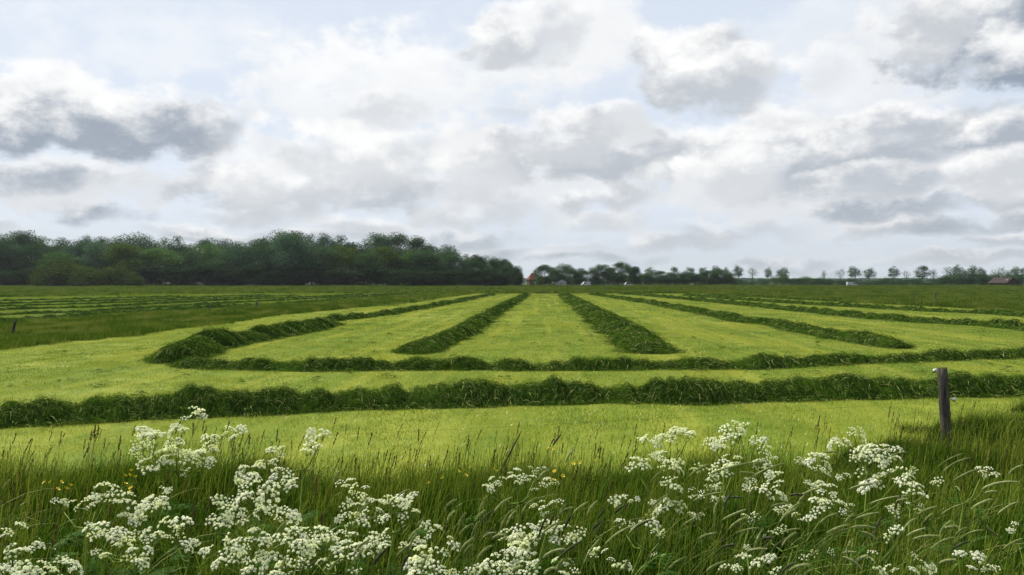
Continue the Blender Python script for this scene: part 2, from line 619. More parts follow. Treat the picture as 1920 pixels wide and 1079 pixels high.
# outline of the mown field, left edge (near to far), far edge, right edge (far to near), near edge
LEFT_EDGE = [(-700, 760), (-200, 690), (0, 655), (120, 642), (244, 631), (312, 618), (400, 611), (504, 593), (608, 583), (712, 573), (817, 559), (874, 551)]
RIGHT_EDGE = [(1290, 551), (1400, 555), (1500, 561), (1568, 566), (1652, 571), (1747, 574), (1858, 583), (2000, 592), (2300, 615)]
le = [at(*p) for p in LEFT_EDGE]
re_ = [at(*p) for p in RIGHT_EDGE]
near_edge = [(30, 20.5), (18, 18.5), (12, 15.3), (9, 12.6), (6, 10.6), (0, 9.95), (-8, 9.95), (-20, 11.0)]
FIELD = le + re_ + near_edge
sheet('mown_field', FIELD, 0.004, M_MOWN)
# the neighbouring field on the left with its own swaths
LF = [at(*p) for p in [(-900, 680), (-300, 634), (0, 612), (200, 596), (400, 583), (600, 570), (700, 561), (800, 552)]] + \
     [at(*p) for p in [(760, 550.5), (500, 550.5), (250, 553), (0, 558), (-600, 566)]]
sheet('left_field', LF, 0.004, M_MOWN_SHADED)


def inside(poly, x, y):
    x = np.asarray(x, float)
    y = np.asarray(y, float)
    r = np.zeros(x.shape, bool)
    n = len(poly)
    for i in range(n):
        x1, y1 = poly[i]
        x2, y2 = poly[(i + 1) % n]
        if y1 == y2:
            continue
        c = ((y1 > y) != (y2 > y)) & (x < (x2 - x1) * (y - y1) / (y2 - y1) + x1)
        r ^= c
    return r


# ---------------------------------------------------------------- grass
def blades(n, size, h_lo, h_hi, wid, seg=2, lean=0.25, wind=0.25, tip=0.15, tint=None, clump=0, round_=False):
    """arrays for a square patch of grass blades, rooted on z=0"""
    x = rng.uniform(-size / 2, size / 2, n)
    y = rng.uniform(-size / 2, size / 2, n)
    if round_:
        r = size / 2 * np.sqrt(rng.random(n)); a = rng.uniform(0, TAU, n)
        x, y = r * np.cos(a), r * np.sin(a)
    h = rng.uniform(h_lo, h_hi, n) * rng.uniform(0.75, 1.0, n)
    w = wid * rng.uniform(0.6, 1.3, n)
    az = rng.uniform(0, TAU, n)
    face = rng.uniform(0, TAU, n)
    L = np.abs(rng.normal(0, lean, n))
    dx = np.cos(az) * L + wind * rng.uniform(0.4, 1.4, n)
    dy = np.sin(az) * L
    fx, fy = np.cos(face), np.sin(face)
    V = np.zeros((n, (seg + 1) * 2, 3), np.float32)
    for k in range(seg + 1):
        t = k / seg
        cx = x + dx * h * t ** 1.8
        cy = y + dy * h * t ** 1.8
        cz = h * (t - 0.18 * t * t * np.minimum(1.2, np.hypot(dx, dy)))
        ww = w * ((1 - t) ** 0.7 * (1 - tip) + tip) * 0.5
        V[:, 2 * k] = np.stack([cx - fx * ww, cy - fy * ww, cz], -1)
        V[:, 2 * k + 1] = np.stack([cx + fx * ww, cy + fy * ww, cz], -1)
    b = np.arange(n)[:, None] * (seg + 1) * 2
    Q = np.concatenate([b + np.array([[2 * k, 2 * k + 1, 2 * k + 3, 2 * k + 2]]) for k in range(seg)])
    tn = rng.random(n) if tint is None else tint(n)
    return V.reshape(-1, 3), Q, np.repeat(tn, (seg + 1) * 2)


HIDE = bpy.data.collections.new('grass_sources')     # sources of the instances, not linked to the scene


def source_set(name, meshes):
    c = bpy.data.collections.new(name)
    for i, me in enumerate(meshes):
        o = bpy.data.objects.new('%s_%02d' % (name, i), me)
        c.objects.link(o)
    return c


def scatter(name, label, cat, P, scl, rz, src, nsrc, kind='stuff'):
    """one object of kind stuff: instances of the sources on given points"""
    n = len(P)
    me = bpy.data.meshes.new(name)
    me.vertices.add(n)
    me.vertices.foreach_set('co', np.asarray(P, np.float32).ravel())
    for nm, ty, key, arr in (('scl', 'FLOAT_VECTOR', 'vector', scl), ('rot', 'FLOAT_VECTOR', 'vector', None), ('idx', 'INT', 'value', None)):
        a = me.attributes.new(nm, ty, 'POINT')
        if nm == 'scl':
            s3 = np.asarray(scl, np.float32)
            if s3.ndim == 1:
                s3 = np.repeat(s3[:, None], 3, 1)
            a.data.foreach_set(key, s3.ravel())
        elif nm == 'rot':
            r3 = np.zeros((n, 3), np.float32)
            r3[:, 2] = rz
            a.data.foreach_set(key, r3.ravel())
        else:
            a.data.foreach_set(key, rng.integers(0, nsrc, n).astype(np.int32))
    o = obj(name, me)
    tag(o, label, cat, kind=kind)
    ng = bpy.data.node_groups.new(name, 'GeometryNodeTree')
    ng.interface.new_socket('Geometry', in_out='INPUT', socket_type='NodeSocketGeometry')
    ng.interface.new_socket('Geometry', in_out='OUTPUT', socket_type='NodeSocketGeometry')
    gi = ng.nodes.new('NodeGroupInput')
    go = ng.nodes.new('NodeGroupOutput')
    mp = ng.nodes.new('GeometryNodeMeshToPoints')
    ip = ng.nodes.new('GeometryNodeInstanceOnPoints')
    ci = ng.nodes.new('GeometryNodeCollectionInfo')
    ci.inputs[0].default_value = src
    ci.inputs[1].default_value = True
    ci.inputs[2].default_value = True
    ip.inputs['Pick Instance'].default_value = True
    ng.links.new(gi.outputs[0], mp.inputs[0])
    ng.links.new(mp.outputs[0], ip.inputs[0])
    ng.links.new(ci.outputs[0], ip.inputs['Instance'])
    for nm, ty, sock in (('scl', 'FLOAT_VECTOR', 'Scale'), ('rot', 'FLOAT_VECTOR', 'Rotation'), ('idx', 'INT', 'Instance Index')):
        na = ng.nodes.new('GeometryNodeInputNamedAttribute')
        na.data_type = ty
        na.inputs[0].default_value = nm
        ng.links.new(na.outputs[0], ip.inputs[sock])
    ng.links.new(ip.outputs[0], go.inputs[0])
    md = o.modifiers.new('scatter', 'NODES')
    md.node_group = ng
    return o


def in_view(x, y, margin=2.5):
    return (np.abs(x) < y * 0.66 + margin) & (y > 0)


# mown stubble
def stub_patch(n, size, w, h0, h1):
    V, Q, t = blades(n, size, h0, h1, w, seg=2, lean=0.6, wind=0.1)
    return mesh_np('stubble_patch', V, Q, M_STUB, tint=t ** 1.3)


SRC_STUB = source_set('stubble', [stub_patch(420, 1.1, 0.006, 0.03, 0.075) for _ in range(4)])
SRC_STUB_FAR = source_set('stubble_far', [stub_patch(420, 2.3, 0.02, 0.035, 0.08) for _ in range(4)])


def field_points(step, y0, y1, poly, jit=0.5):
    xs = np.arange(-0.66 * y1 - 6, 0.66 * y1 + 6, step)
    ys = np.arange(y0, y1, step)
    X, Y = np.meshgrid(xs, ys)
    X = X.ravel() + rng.uniform(-jit, jit, X.size) * step
    Y = Y.ravel() + rng.uniform(-jit, jit, Y.size) * step
    k = in_view(X, Y, 5) & inside(poly, X, Y)
    return X[k], Y[k]


x, y = field_points(0.62, 9.9, 46, FIELD)
n = len(x)
scatter('stubble_near', 'short pale green stubble left by the mower on the near half of the field', 'stubble',
        np.stack([x, y, np.zeros(n)], -1), rng.uniform(0.75, 1.2, n), rng.uniform(-0.4, 0.4, n), SRC_STUB, 4)
x, y = field_points(1.5, 44, 166, FIELD)
n = len(x)
scatter('stubble_distant', 'short yellow green stubble covering the distant part of the mown fields', 'stubble',
        np.stack([x, y, np.zeros(n)], -1), rng.uniform(0.8, 1.2, n), rng.uniform(-0.4, 0.4, n), SRC_STUB_FAR, 4)

SRC_STUB_DK = source_set('stubble_shaded', [(lambda b: mesh_np('stubble_patch', b[0], b[1], M_STUB_SHADED, tint=b[2]))(blades(420, 2.3, 0.035, 0.08, 0.02, seg=2, lean=0.6, wind=0.1)) for _ in range(4)])
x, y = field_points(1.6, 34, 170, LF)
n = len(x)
scatter('stubble_left_field', 'stubble coloured dark for cloud shade between the windrows of the field behind the left fence', 'stubble',
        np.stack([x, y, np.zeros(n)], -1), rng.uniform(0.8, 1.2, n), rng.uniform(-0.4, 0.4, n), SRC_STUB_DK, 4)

# tall grass of the bank in front
def tall_patch(n, h0, h1, wind):
    V, Q, t = blades(n, 0.62, h0, h1, 0.0066, seg=3, lean=0.42, wind=wind, tint=lambda k: rng.random(k) ** 1.2 * 0.97)
    # flowering stalks with thin brown green heads
    k = n // 9
    V2, Q2, t2 = blades(k, 0.62, h1 * 1.0, h1 * 1.35, 0.0028, seg=4, lean=0.16, wind=wind * 0.9, tip=1.4, tint=lambda c: rng.uniform(0.88, 1.0, c))
    return mesh_np('tall_grass_patch', np.concatenate([V, V2]), np.concatenate([np.concatenate([Q, ]), Q2 + len(V)]), M_GRASS, tint=np.concatenate([t, t2]))


SRC_TALL = source_set('tall', [tall_patch(360, 0.18, 0.58, 0.17) for _ in range(6)])


def verge_points(step):
    xs = np.arange(-16, 22, step)
    ys = np.arange(1.6, 17.5, step)
    X, Y = np.meshgrid(xs, ys)
    X = X.ravel() + rng.uniform(-0.5, 0.5, X.size) * step
    Y = Y.ravel() + rng.uniform(-0.5, 0.5, Y.size) * step
    wob = (fbm(X * 0.8, Y * 0.8, 3.0, 3) - 0.5) * 1.9
    lim = 10.3 + np.clip(X - 3.0, 0, 9) * 0.75 + wob
    k = in_view(X, Y, 4.5) & (Y < lim)
    X, Y, lim = X[k], Y[k], lim[k]
    edge = np.clip((lim - Y) / 2.6, 0.0, 1)
    # thinner towards the mown edge
    k = rng.random(len(X)) < 0.3 + 0.7 * edge
    return X[k], Y[k], edge[k]


x, y, e = verge_points(0.28)
n = len(x)
s = (0.10 + 1.40 * fbm(x * 1.3, y * 1.3, 9.0, 3)) * (0.50 + 0.55 * e) * np.where(np.hypot((x - 6.3) * 1.2, y - 10.9) < 1.1, 0.55, 1.0)
sc = np.stack([np.ones(n), np.ones(n), s], -1)
scatter('tall_grass', 'tall uncut dark green grass leaning in the wind on the near bank', 'grass',
        np.stack([x, y, bank(x, y) - 0.01], -1), sc, rng.uniform(-1.1, 1.1, n), SRC_TALL, 6)

# thin flowering stalks standing above the grass, seen against the mown field
M_STALK = leafy('flowering_stalks', [(0.0, (0.045, 0.060, 0.015)), (0.5, (0.080, 0.075, 0.030)), (1.0, (0.13, 0.075, 0.045))], trans=0.2, gloss=0.0, rnd=0.6)


def stalk_mesh(seed_, h):
    rg = random.Random(seed_)
    b = MB()
    lx = rg.uniform(0.06, 0.28) * h
    P = [Vector((lx * (t ** 1.7), rg.uniform(-0.01, 0.01), h * (t - 0.06 * t * t))) for t in (0, 0.25, 0.5, 0.75, 0.9, 1.0)]
    b.tube(P, [0.0016, 0.0015, 0.0014, 0.0012, 0.0010, 0.0006], 3)
    for i in range(26):
        t = rg.uniform(0.78, 1.0)
        c = P[3].lerp(P[5], (t - 0.75) / 0.25)
        a = rg.uniform(0, TAU)
        d = Vector((math.cos(a) * 0.5 + 0.3, math.sin(a) * 0.5, 1.2)).normalized()
        w = d.orthogonal().normalized() * 0.0032
        l = rg.uniform(0.014, 0.030)
        b.poly([c - w, c + d * l * 0.5 - w, c + d * l, c + d * l * 0.5 + w, c + w])
    me = b.mesh('stalk', M_STALK)
    a = me.attributes.new('tint', 'FLOAT', 'POINT')
    a.data.foreach_set('value', rng.uniform(0, 1, len(me.vertices)).astype(np.float32))
    return me


SRC_STALK = source_set('stalk', [stalk_mesh(300 + i, 0.62) for i in range(6)])
n = 2300
y = rng.uniform(4.5, 12.5, n)
x = rng.uniform(-1, 1.05, n) * (y * 0.66 + 1)
dens = fbm(x * 0.7, y * 0.7, 12.0, 3) * 1.4 - 0.25 + np.where(x > 3.5, 0.25, 0)
lim_ = 10.6 + np.clip(x - 3.0, 0, 9) * 0.6
k = (rng.random(n) < np.clip(dens, 0.05, 1) * np.clip((y - 4) / 5, 0.15, 1)) & (y < lim_)
x, y = x[k], y[k]
n = len(x)
scatter('flowering_grass_stalks', 'thin brownish flowering grass stalks standing above the tall grass in front of the mown field', 'grass stalks',
        np.stack([x, y, bank(x, y) - 0.02], -1), rng.uniform(0.75, 1.25, n), rng.uniform(-0.7, 0.7, n), SRC_STALK, 6)

# rough meadow around the mown fields
def rough_patch(n, size, w, h0, h1):
    V, Q, t = blades(n, size, h0, h1, w, seg=2, lean=0.35, wind=0.2, tint=lambda k: rng.random(k) ** 1.4)
    return mesh_np('rough_patch', V, Q, M_MEADOW, tint=t)


SRC_R1 = source_set('rough_near', [rough_patch(260, 1.3, 0.02, 0.18, 0.5) for _ in range(4)])
SRC_R2 = source_set('rough_far', [rough_patch(260, 4.2, 0.07, 0.25, 0.6) for _ in range(4)])


def rough_points(step, y0, y1):
    X, Y = np.meshgrid(np.arange(-0.67 * y1, 0.67 * y1, step), np.arange(y0, y1, step))
    X = X.ravel() + rng.uniform(-0.5, 0.5, X.size) * step
    Y = Y.ravel() + rng.uniform(-0.5, 0.5, Y.size) * step
    k = in_view(X, Y, 7) & ~inside(FIELD, X, Y) & ~inside(LF, X, Y)
    return X[k], Y[k]


x, y = rough_points(0.62, 17, 80)
n = len(x)
scatter('rough_grass', 'rough uncut grass strip between the mown field and the field on the left', 'grass',
        np.stack([x, y, np.zeros(n)], -1), np.stack([np.ones(n), np.ones(n), 0.25 + 1.5 * fbm(x * 0.4, y * 0.4, 4.0) ** 1.3], -1),
        rng.uniform(-0.5, 0.5, n), SRC_R1, 4)
x, y = rough_points(2.3, 78, 330)
n = len(x)
far = np.clip((y - 150) / 90, 0, 1)
scatter('distant_rough_grass', 'dark rough grassland in front of the distant trees', 'grass',
        np.stack([x, y, np.zeros(n)], -1),
        np.stack([np.ones(n), np.ones(n), (0.35 + 1.3 * fbm(x * 0.12, y * 0.12, 4.0)) * (0.8 + 0.8 * far)], -1),
        rng.uniform(-0.5, 0.5, n), SRC_R2, 4)


# ---------------------------------------------------------------- windrows
class Windrow:
    def __init__(s, px, width, height, seed, wmod=0.3, taper=(1.0, 1.0)):
        P = np.array([at(*p) for p in px])
        # smooth resampling (Catmull-Rom)
        out = []
        n = len(P)
        for i in range(n - 1):
            p0, p1, p2, p3 = P[max(i - 1, 0)], P[i], P[i + 1], P[min(i + 2, n - 1)]
            for t in np.linspace(0, 1, 12, endpoint=False):
                out.append(0.5 * ((2 * p1) + (-p0 + p2) * t + (2 * p0 - 5 * p1 + 4 * p2 - p3) * t * t + (-p0 + 3 * p1 - 3 * p2 + p3) * t ** 3))
        out.append(P[-1])
        s.P = np.array(out)
        d = np.hypot(*np.diff(s.P, axis=0).T)
        s.S = np.concatenate([[0], np.cumsum(d)])
        s.L = s.S[-1]
        s.w, s.h, s.seed, s.wmod, s.taper = width, height, seed, wmod, taper

    def surf(s, q, u):
        """surface point for arc length q and cross coordinate u in -1..1"""
        q = np.clip(q, 0, s.L)
        x = np.interp(q, s.S, s.P[:, 0])
        y = np.interp(q, s.S, s.P[:, 1])
        e = 0.3
        tx = np.interp(np.clip(q + e, 0, s.L), s.S, s.P[:, 0]) - np.interp(np.clip(q - e, 0, s.L), s.S, s.P[:, 0])
        ty = np.interp(np.clip(q + e, 0, s.L), s.S, s.P[:, 1]) - np.interp(np.clip(q - e, 0, s.L), s.S, s.P[:, 1])
        l = np.hypot(tx, ty) + 1e-9
        nx, ny = ty / l, -tx / l
        end = np.clip(np.minimum(q / s.taper[0], (s.L - q) / s.taper[1]), 0, 1) ** 0.6
        m1 = fbm(q * 0.55, s.seed * 3.7, 0.5, 3)
        m2 = fbm(q * 0.8, s.seed * 1.9 + 20, 0.5, 3)
        wid = s.w * 1.12 * (1 + s.wmod * (m1 - 0.5) * 3.0) * (0.35 + 0.65 * end)
        hei = s.h * np.clip(0.75 + 0.4 * m2, 0.3, 1.3) * end
        off = (fbm(q * 0.35, s.seed * 5.1 + 40, 0.5, 2) - 0.5) * s.w * 0.5
        a = np.clip(np.abs(u), 0, 1)
        prof = (1 - a ** 1.7)
        lump = fbm(x * 1.5, y * 1.5, s.seed, 4) - 0.5
        lump2 = fbm(x * 3.4, y * 3.4, s.seed + 9, 3) - 0.5
        z = hei * prof * (1 + lump * 1.9) + lump2 * 0.40 * np.sqrt(np.clip(prof, 0, 1)) * s.h / 0.45
        k = wid * 0.5 * u + off + lump * 0.25 * s.w
        return np.stack([x + nx * k, y + ny * k, np.maximum(z, -0.02 + 0.0 * z)], -1)


def windrow(px, width, height, seed, label, dens=1.0, **kw):
    W = Windrow(px, width, height, seed, **kw)
    D0 = W.P[:, 1].min()
    step = 0.10 * max(1, D0 / 16)
    nq = max(8, int(W.L / step))
    nu = 15 if D0 < 40 else 9
    Qs, U = np.meshgrid(np.linspace(0, W.L, nq), np.linspace(-1.08, 1.08, nu), indexing='ij')
    V = W.surf(Qs.ravel(), U.ravel())
    i, j = np.meshgrid(np.arange(nq - 1), np.arange(nu - 1), indexing='ij')
    b = (i * nu + j).ravel()
    me = mesh_np('grass_windrow', V, np.stack([b, b + nu, b + nu + 1, b + 1], -1), M_HEAP, smooth=True)
    o = obj('grass_windrow', me)
    tag(o, label, 'windrow', 'windrows of cut grass', kind='thing')
    # strands of cut grass lying over the heap
    qq = np.linspace(0, W.L, 400)
    Dq = np.maximum(np.interp(qq, W.S, W.P[:, 1]), 8)
    z = np.maximum(1, Dq / 15)
    rate = 1650 * dens * (width + 0.5) / z ** 1.75
    cum = np.concatenate([[0], np.cumsum((rate[1:] + rate[:-1]) / 2 * np.diff(qq))])
    n = int(cum[-1])
    q = np.interp(rng.uniform(0, cum[-1], n), cum, qq)
    z = np.maximum(1, np.interp(q, W.S, W.P[:, 1]) / 15)
    u = rng.uniform(-1.15, 1.15, n)
    stray = rng.random(n) < 0.07
    u = np.where(stray, rng.normal(0, 1.0, n), u)
    p0 = W.surf(q, np.clip(u, -2.4, 2.4))
    fl = (fbm(p0[:, 0] * 2.3, p0[:, 1] * 2.3, 31.0 + seed, 2) - 0.5) * 9
    an = fl + rng.normal(0, 1.1, n)
    Ls = rng.uniform(0.05, 0.22, n) * z ** 0.45
    dq, du = np.cos(an) * Ls, np.sin(an) * Ls / (W.w * 0.5)
    lift = rng.exponential(0.026, n) * z ** 0.05 + 0.004
    arch = rng.uniform(0.0, 0.055, n) * z ** -0.2
    seg = 3 if D0 < 30 else 2
    pts = []
    for k in range(seg + 1):
        t = k / seg
        p = W.surf(q + dq * t, np.clip(u + du * t, -2.6, 2.6))
        ext = np.clip(np.abs(u + du * t) - 1.2, 0, 9) * 0
        p[:, 2] = np.maximum(p[:, 2], 0.012) + lift + arch * math.sin(math.pi * t)
        pts.append(p)
    pts = np.stack(pts, 1)
    d = pts[:, -1] - pts[:, 0]
    side = np.cross(d, np.stack([rng.normal(0, 0.6, n), rng.normal(0, 0.6, n), np.ones(n)], -1))
    side /= np.linalg.norm(side, axis=1, keepdims=True) + 1e-9
    w = (0.0052 * rng.uniform(0.6, 1.5, n) * z ** 0.95)[:, None, None]
    wk = np.array([0.5, 1.0, 0.9, 0.3][:seg + 1] if seg == 3 else [0.6, 1.0, 0.4])[None, :, None]
    A = pts - side[:, None] * w * wk * 0.5
    B = pts + side[:, None] * w * wk * 0.5
    VV = np.stack([A, B], 2).reshape(-1, 3)
    bb = np.arange(n)[:, None] * (seg + 1) * 2
    QQ = np.concatenate([bb + np.array([[2 * k, 2 * k + 1, 2 * k + 3, 2 * k + 2]]) for k in range(seg)])
    tn = rng.random(n) ** 1.3 * 0.88
    tn = np.where(rng.random(n) < 0.11, rng.uniform(0.85, 1, n), tn)
    st = obj('loose_stalks', mesh_np('loose_stalks', VV, QQ, M_HAY, tint=np.repeat(tn, (seg + 1) * 2)), o, kind='stuff')
    return o, n


ns = 0
WR = [
    ([(-150, 806), (0, 794), (250, 779), (500, 768), (800, 757), (1000, 752), (1300, 749), (1500, 744), (1750, 738), (1920, 731), (2120, 724)], 1.25, 0.30, 1,
     'thick dark windrow of cut grass nearest the camera, running the full width of the field', {}),
    ([(330, 685), (375, 688), (450, 690), (600, 693), (800, 692), (1000, 693), (1250, 691), (1390, 689), (1500, 686), (1650, 679), (1800, 673), (1920, 669), (2100, 660)], 1.00, 0.23, 2,
     'second windrow across the field, curling round at its left end', {}),
    ([(322, 683), (334, 672), (358, 661), (400, 650), (480, 637), (560, 622), (628, 609)], 1.60, 0.40, 3,
     'broad bulky heap of cut grass at the bend on the left of the field', dict(taper=(0.6, 2.0))),
    ([(597, 604), (640, 601), (740, 588), (850, 568), (925, 553)], 1.10, 0.28, 4,
     'long windrow nearest the left edge of the bright field, running towards the trees', {}),
    ([(772, 666), (826, 642), (877, 618), (916, 594), (954, 571), (986, 553)], 1.30, 0.29, 5,
     'windrow just left of the centre strip, leaning right towards the horizon', {}),
    ([(1228, 665), (1190, 641), (1153, 615), (1115, 590), (1082, 568), (1058, 553)], 1.80, 0.30, 6,
     'wide loose windrow just right of the centre strip', {}),
    ([(1690, 655), (1604, 640), (1544, 630), (1460, 611), (1383, 602), (1287, 582), (1192, 565), (1108, 552.5)], 1.35, 0.28, 7,
     'long windrow whose near end tapers out behind the wooden post', {}),
    ([(2060, 636), (1920, 619), (1843, 612), (1747, 606), (1652, 599), (1556, 590), (1460, 580), (1335, 567), (1240, 558), (1168, 552)], 1.30, 0.30, 8,
     'windrow on the right side that leaves the picture at its right edge', {}),
    ([(2060, 607), (1920, 594), (1843, 589), (1747, 585), (1652, 579), (1560, 574.5), (1460, 568), (1355, 560.5), (1283, 554.5)], 1.25, 0.28, 9,
     'second windrow from the rough meadow on the right', {}),
    ([(1556, 566), (1460, 560.5), (1400, 557.5), (1330, 554)], 1.20, 0.22, 10,
     'short faint windrow along the rough meadow on the right', {}),
    ([(-260, 630), (0, 606), (200, 591), (400, 578), (478, 575), (582, 568), (686, 557.5), (765, 552.5)], 1.30, 0.24, 11,
     'nearest windrow of the dark field behind the left fence', {}),
    ([(-260, 612), (0, 592), (200, 584), (400, 571), (530, 564), (634, 558), (725, 552.5)], 1.10, 0.20, 12,
     'second windrow behind the left fence', {}),
    ([(-260, 598), (0, 582.5), (200, 576), (400, 565), (600, 557), (680, 552.5)], 1.10, 0.20, 13,
     'third windrow behind the left fence', {}),
    ([(-260, 589), (0, 576), (200, 569.5), (400, 561), (560, 555)], 1.10, 0.20, 14,
     'fourth windrow behind the left fence', {}),
    ([(-260, 581), (0, 571), (200, 565), (400, 557.5), (500, 554.2)], 1.10, 0.20, 15,
     'fifth windrow behind the left fence', {}),
    ([(-260, 573), (0, 565.5), (200, 560.5), (350, 556.5)], 1.10, 0.20, 16,
     'farthest windrow behind the left fence, below the round willow bushes', {}),
]
for px, w, h, sd_, lab, kw in WR:
    o, k = windrow(px, w, h, sd_, lab, dens=0.4 if sd_ >= 11 else 1.0, **kw)
    ns += k


# small wisps of hay the rake left behind
def wisp_mesh(n, size):
    x = rng.normal(0, size * 0.35, n); y = rng.normal(0, size * 0.25, n)
    a = rng.uniform(0, TAU, n); L = rng.uniform(0.05, 0.2, n)
    z = rng.uniform(0.03, 0.11, n) * np.exp(-(x ** 2 + y ** 2) / size ** 2 * 4) + 0.02
    p = np.stack([x, y, z], -1)
    d = np.stack([np.cos(a) * L, np.sin(a) * L, rng.normal(0, 0.02, n)], -1)
    sd2 = np.stack([-np.sin(a), np.cos(a), rng.normal(0, 0.5, n)], -1) * 0.005
    V = np.stack([p - d / 2 - sd2, p + d / 2 - sd2, p + d / 2 + sd2, p - d / 2 + sd2], 1).reshape(-1, 3)
    V[:, 2] = np.maximum(V[:, 2], 0.01)
    return mesh_np('hay_wisp', V, np.arange(n)[:, None] * 4 + np.array([[0, 1, 2, 3]]), M_HAY, tint=np.repeat(rng.random(n) ** 1.5, 4))


SRC_WISP = source_set('wisps', [wisp_mesh(int(rng.integers(8, 45)), rng.uniform(0.10, 0.30)) for _ in range(8)])
n = 620
y = 17 + 55 * rng.random(n) ** 1.4
x = rng.uniform(-1, 1, n) * y * 0.68
k = inside(FIELD, x, y)
x, y = x[k], y[k]
n = len(x)
scatter('hay_wisps', 'small scattered wisps of cut grass left on the mown field between the windrows', 'hay',
        np.stack([x, y, np.zeros(n)], -1), rng.uniform(0.4, 1.25, n) ** 1.5, rng.uniform(0, TAU, n), SRC_WISP, 8)

# ---------------------------------------------------------------- trees
def crown_mesh(name, w, h, n, leaf, m, lobes=16, spiky=0.0, sparse=0.0, base=0.0, flat=0.85, core=True):
    """foliage of leaf-clump faces on the lobes of a crown; w wide, h high, its foot at z = base"""
    C, R = [], []
    for i in range(lobes):
        a = rng.uniform(0, TAU)
        t = rng.uniform(0.08, 0.95)
        rad = w / 2 * math.sin(math.pi * min(0.98, max(0.12, t * 0.92 + 0.05))) ** 0.7 * rng.uniform(0.35, 0.75)
        C.append((rad * math.cos(a), rad * math.sin(a), base + h * t * 0.86 + h * 0.02))
        r = w * rng.uniform(0.19, 0.31)
        R.append((r, r, r * rng.uniform(0.7, 1.0) * (1 + spiky)))
    C, R = np.array(C), np.array(R)
    k = rng.choice(lobes, n, p=(R[:, 0] ** 2) / (R[:, 0] ** 2).sum())
    d = rng.normal(0, 1, (n, 3))
    d[:, 2] += 0.25
    d /= np.linalg.norm(d, axis=1, keepdims=True)
    rr = rng.uniform(0.05, 1.0, n) ** (0.52 if not sparse else 0.6)
    bump = 0.86 + 0.26 * fbm(d[:, 0] * 2.3 + k * 3, d[:, 1] * 2.3, d[:, 2] * 2.3, 3)
    P = C[k] + d * R[k] * (rr * bump)[:, None]
    P[:, 2] = np.maximum(P[:, 2], base * 0.5 + 0.1)
    if spiky:
        sp = (d[:, 2] > 0.45) & (rng.random(n) < 0.5)
        P[sp, 2] += np.minimum(rng.exponential(0.5 * spiky, sp.sum()), 1.0) * leaf * 1.6
    nr = d + rng.normal(0, 0.55, (n, 3))
    nr /= np.linalg.norm(nr, axis=1, keepdims=True)
    t1 = np.cross(nr, rng.normal(0, 1, (n, 3)))
    t1 /= np.linalg.norm(t1, axis=1, keepdims=True)
    t2 = np.cross(nr, t1)
    s1 = (leaf * rng.uniform(0.5, 1.2, n))[:, None]
    s2 = (leaf * rng.uniform(0.35, 0.8, n))[:, None]
    V = np.stack([P - t1 * s1 * 0.5, P + t2 * s2 * 0.5, P + t1 * s1 * 0.5, P - t2 * s2 * 0.5], 1).reshape(-1, 3)
    b = np.arange(n)[:, None] * 4 + np.array([[0, 1, 2, 3]])
    return mesh_np(name, V, b, m, tint=np.repeat(np.clip(rng.random(n) * 0.75 + 0.5 * (fbm(P[:, 0] * 0.9 + 5, P[:, 1] * 0.9, P[:, 2] * 0.9, 3) - 0.35), 0, 1), 4))


def trunk_mesh(h, r, m, crown_w=0.0, limbs=4, n=6):
    b = MB()
    top = Vector((rng.uniform(-0.3, 0.3), rng.uniform(-0.3, 0.3), h))
    mid = Vector((rng.uniform(-0.15, 0.15), 0, h * 0.5))
    b.tube([(0, 0, -0.2), (0, 0, h * 0.08), mid, top], [r * 1.35, r, r * 0.8, r * 0.3], n)
    for i in range(limbs):
        a = TAU * i / max(1, limbs) + rng.uniform(-0.5, 0.5)
        z0 = h * rng.uniform(0.4, 0.8)
        L = crown_w * rng.uniform(0.28, 0.42)
        e = Vector((math.cos(a) * L, math.sin(a) * L, z0 + L * rng.uniform(0.7, 1.3)))
        m1 = Vector((math.cos(a) * L * 0.45, math.sin(a) * L * 0.45, z0 + L * 0.35))
        b.tube([(0, 0, z0), m1, e], [r * 0.5, r * 0.35, r * 0.1], 5)
    return b.mesh('trunk', m)


WOOD = []          # crown variants of the wood: (mesh, w, h, tone)
for i in range(12):
    tone = [0, 0, 1, 0, 3, 2, 0, 1, 3, 0, 2, 0][i]
    sp = [0.0, 0.25, 0.0, 0.4, 0.45, 0.0, 0.1, 0.0, 0.4, 0.1, 0.0, 0.25][i]
    WOOD.append((crown_mesh('crown', 10, 16, 14000, 0.38, M_LEAF[tone], lobes=20, spiky=sp, base=1.2), tone, sp))
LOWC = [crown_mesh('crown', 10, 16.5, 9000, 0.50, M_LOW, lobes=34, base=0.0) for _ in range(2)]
WTRUNK = [trunk_mesh(12, 0.28, M_BARK, 8) for _ in range(3)]
M_WILLOW = foliage('willow_leaves', (0.020, 0.036, 0.008), (0.050, 0.078, 0.016), (0.105, 0.140, 0.032))
BUSH = [crown_mesh('foliage', 6, 3.6, 4200, 0.24, (M_LEAF + [M_WILLOW])[t], lobes=15, base=0.1) for t in (0, 1, 4, 0)]
BSTEM = trunk_mesh(1.6, 0.09, M_BARK, 3.0, 5)
ROUNDC = [crown_mesh('crown', 7, 6.5, 1500, 0.46, M_LEAF[t], lobes=18, base=3.3, sparse=1) for t in (3, 3, 0)]
BARE = [crown_mesh('crown', 7, 6.0, 520, 0.36, M_LEAF[3], lobes=16, base=3.6, sparse=1)]
ATRUNK = [trunk_mesh(8.4, 0.17, M_BARK, 6.5, 9, 5) for _ in range(3)]


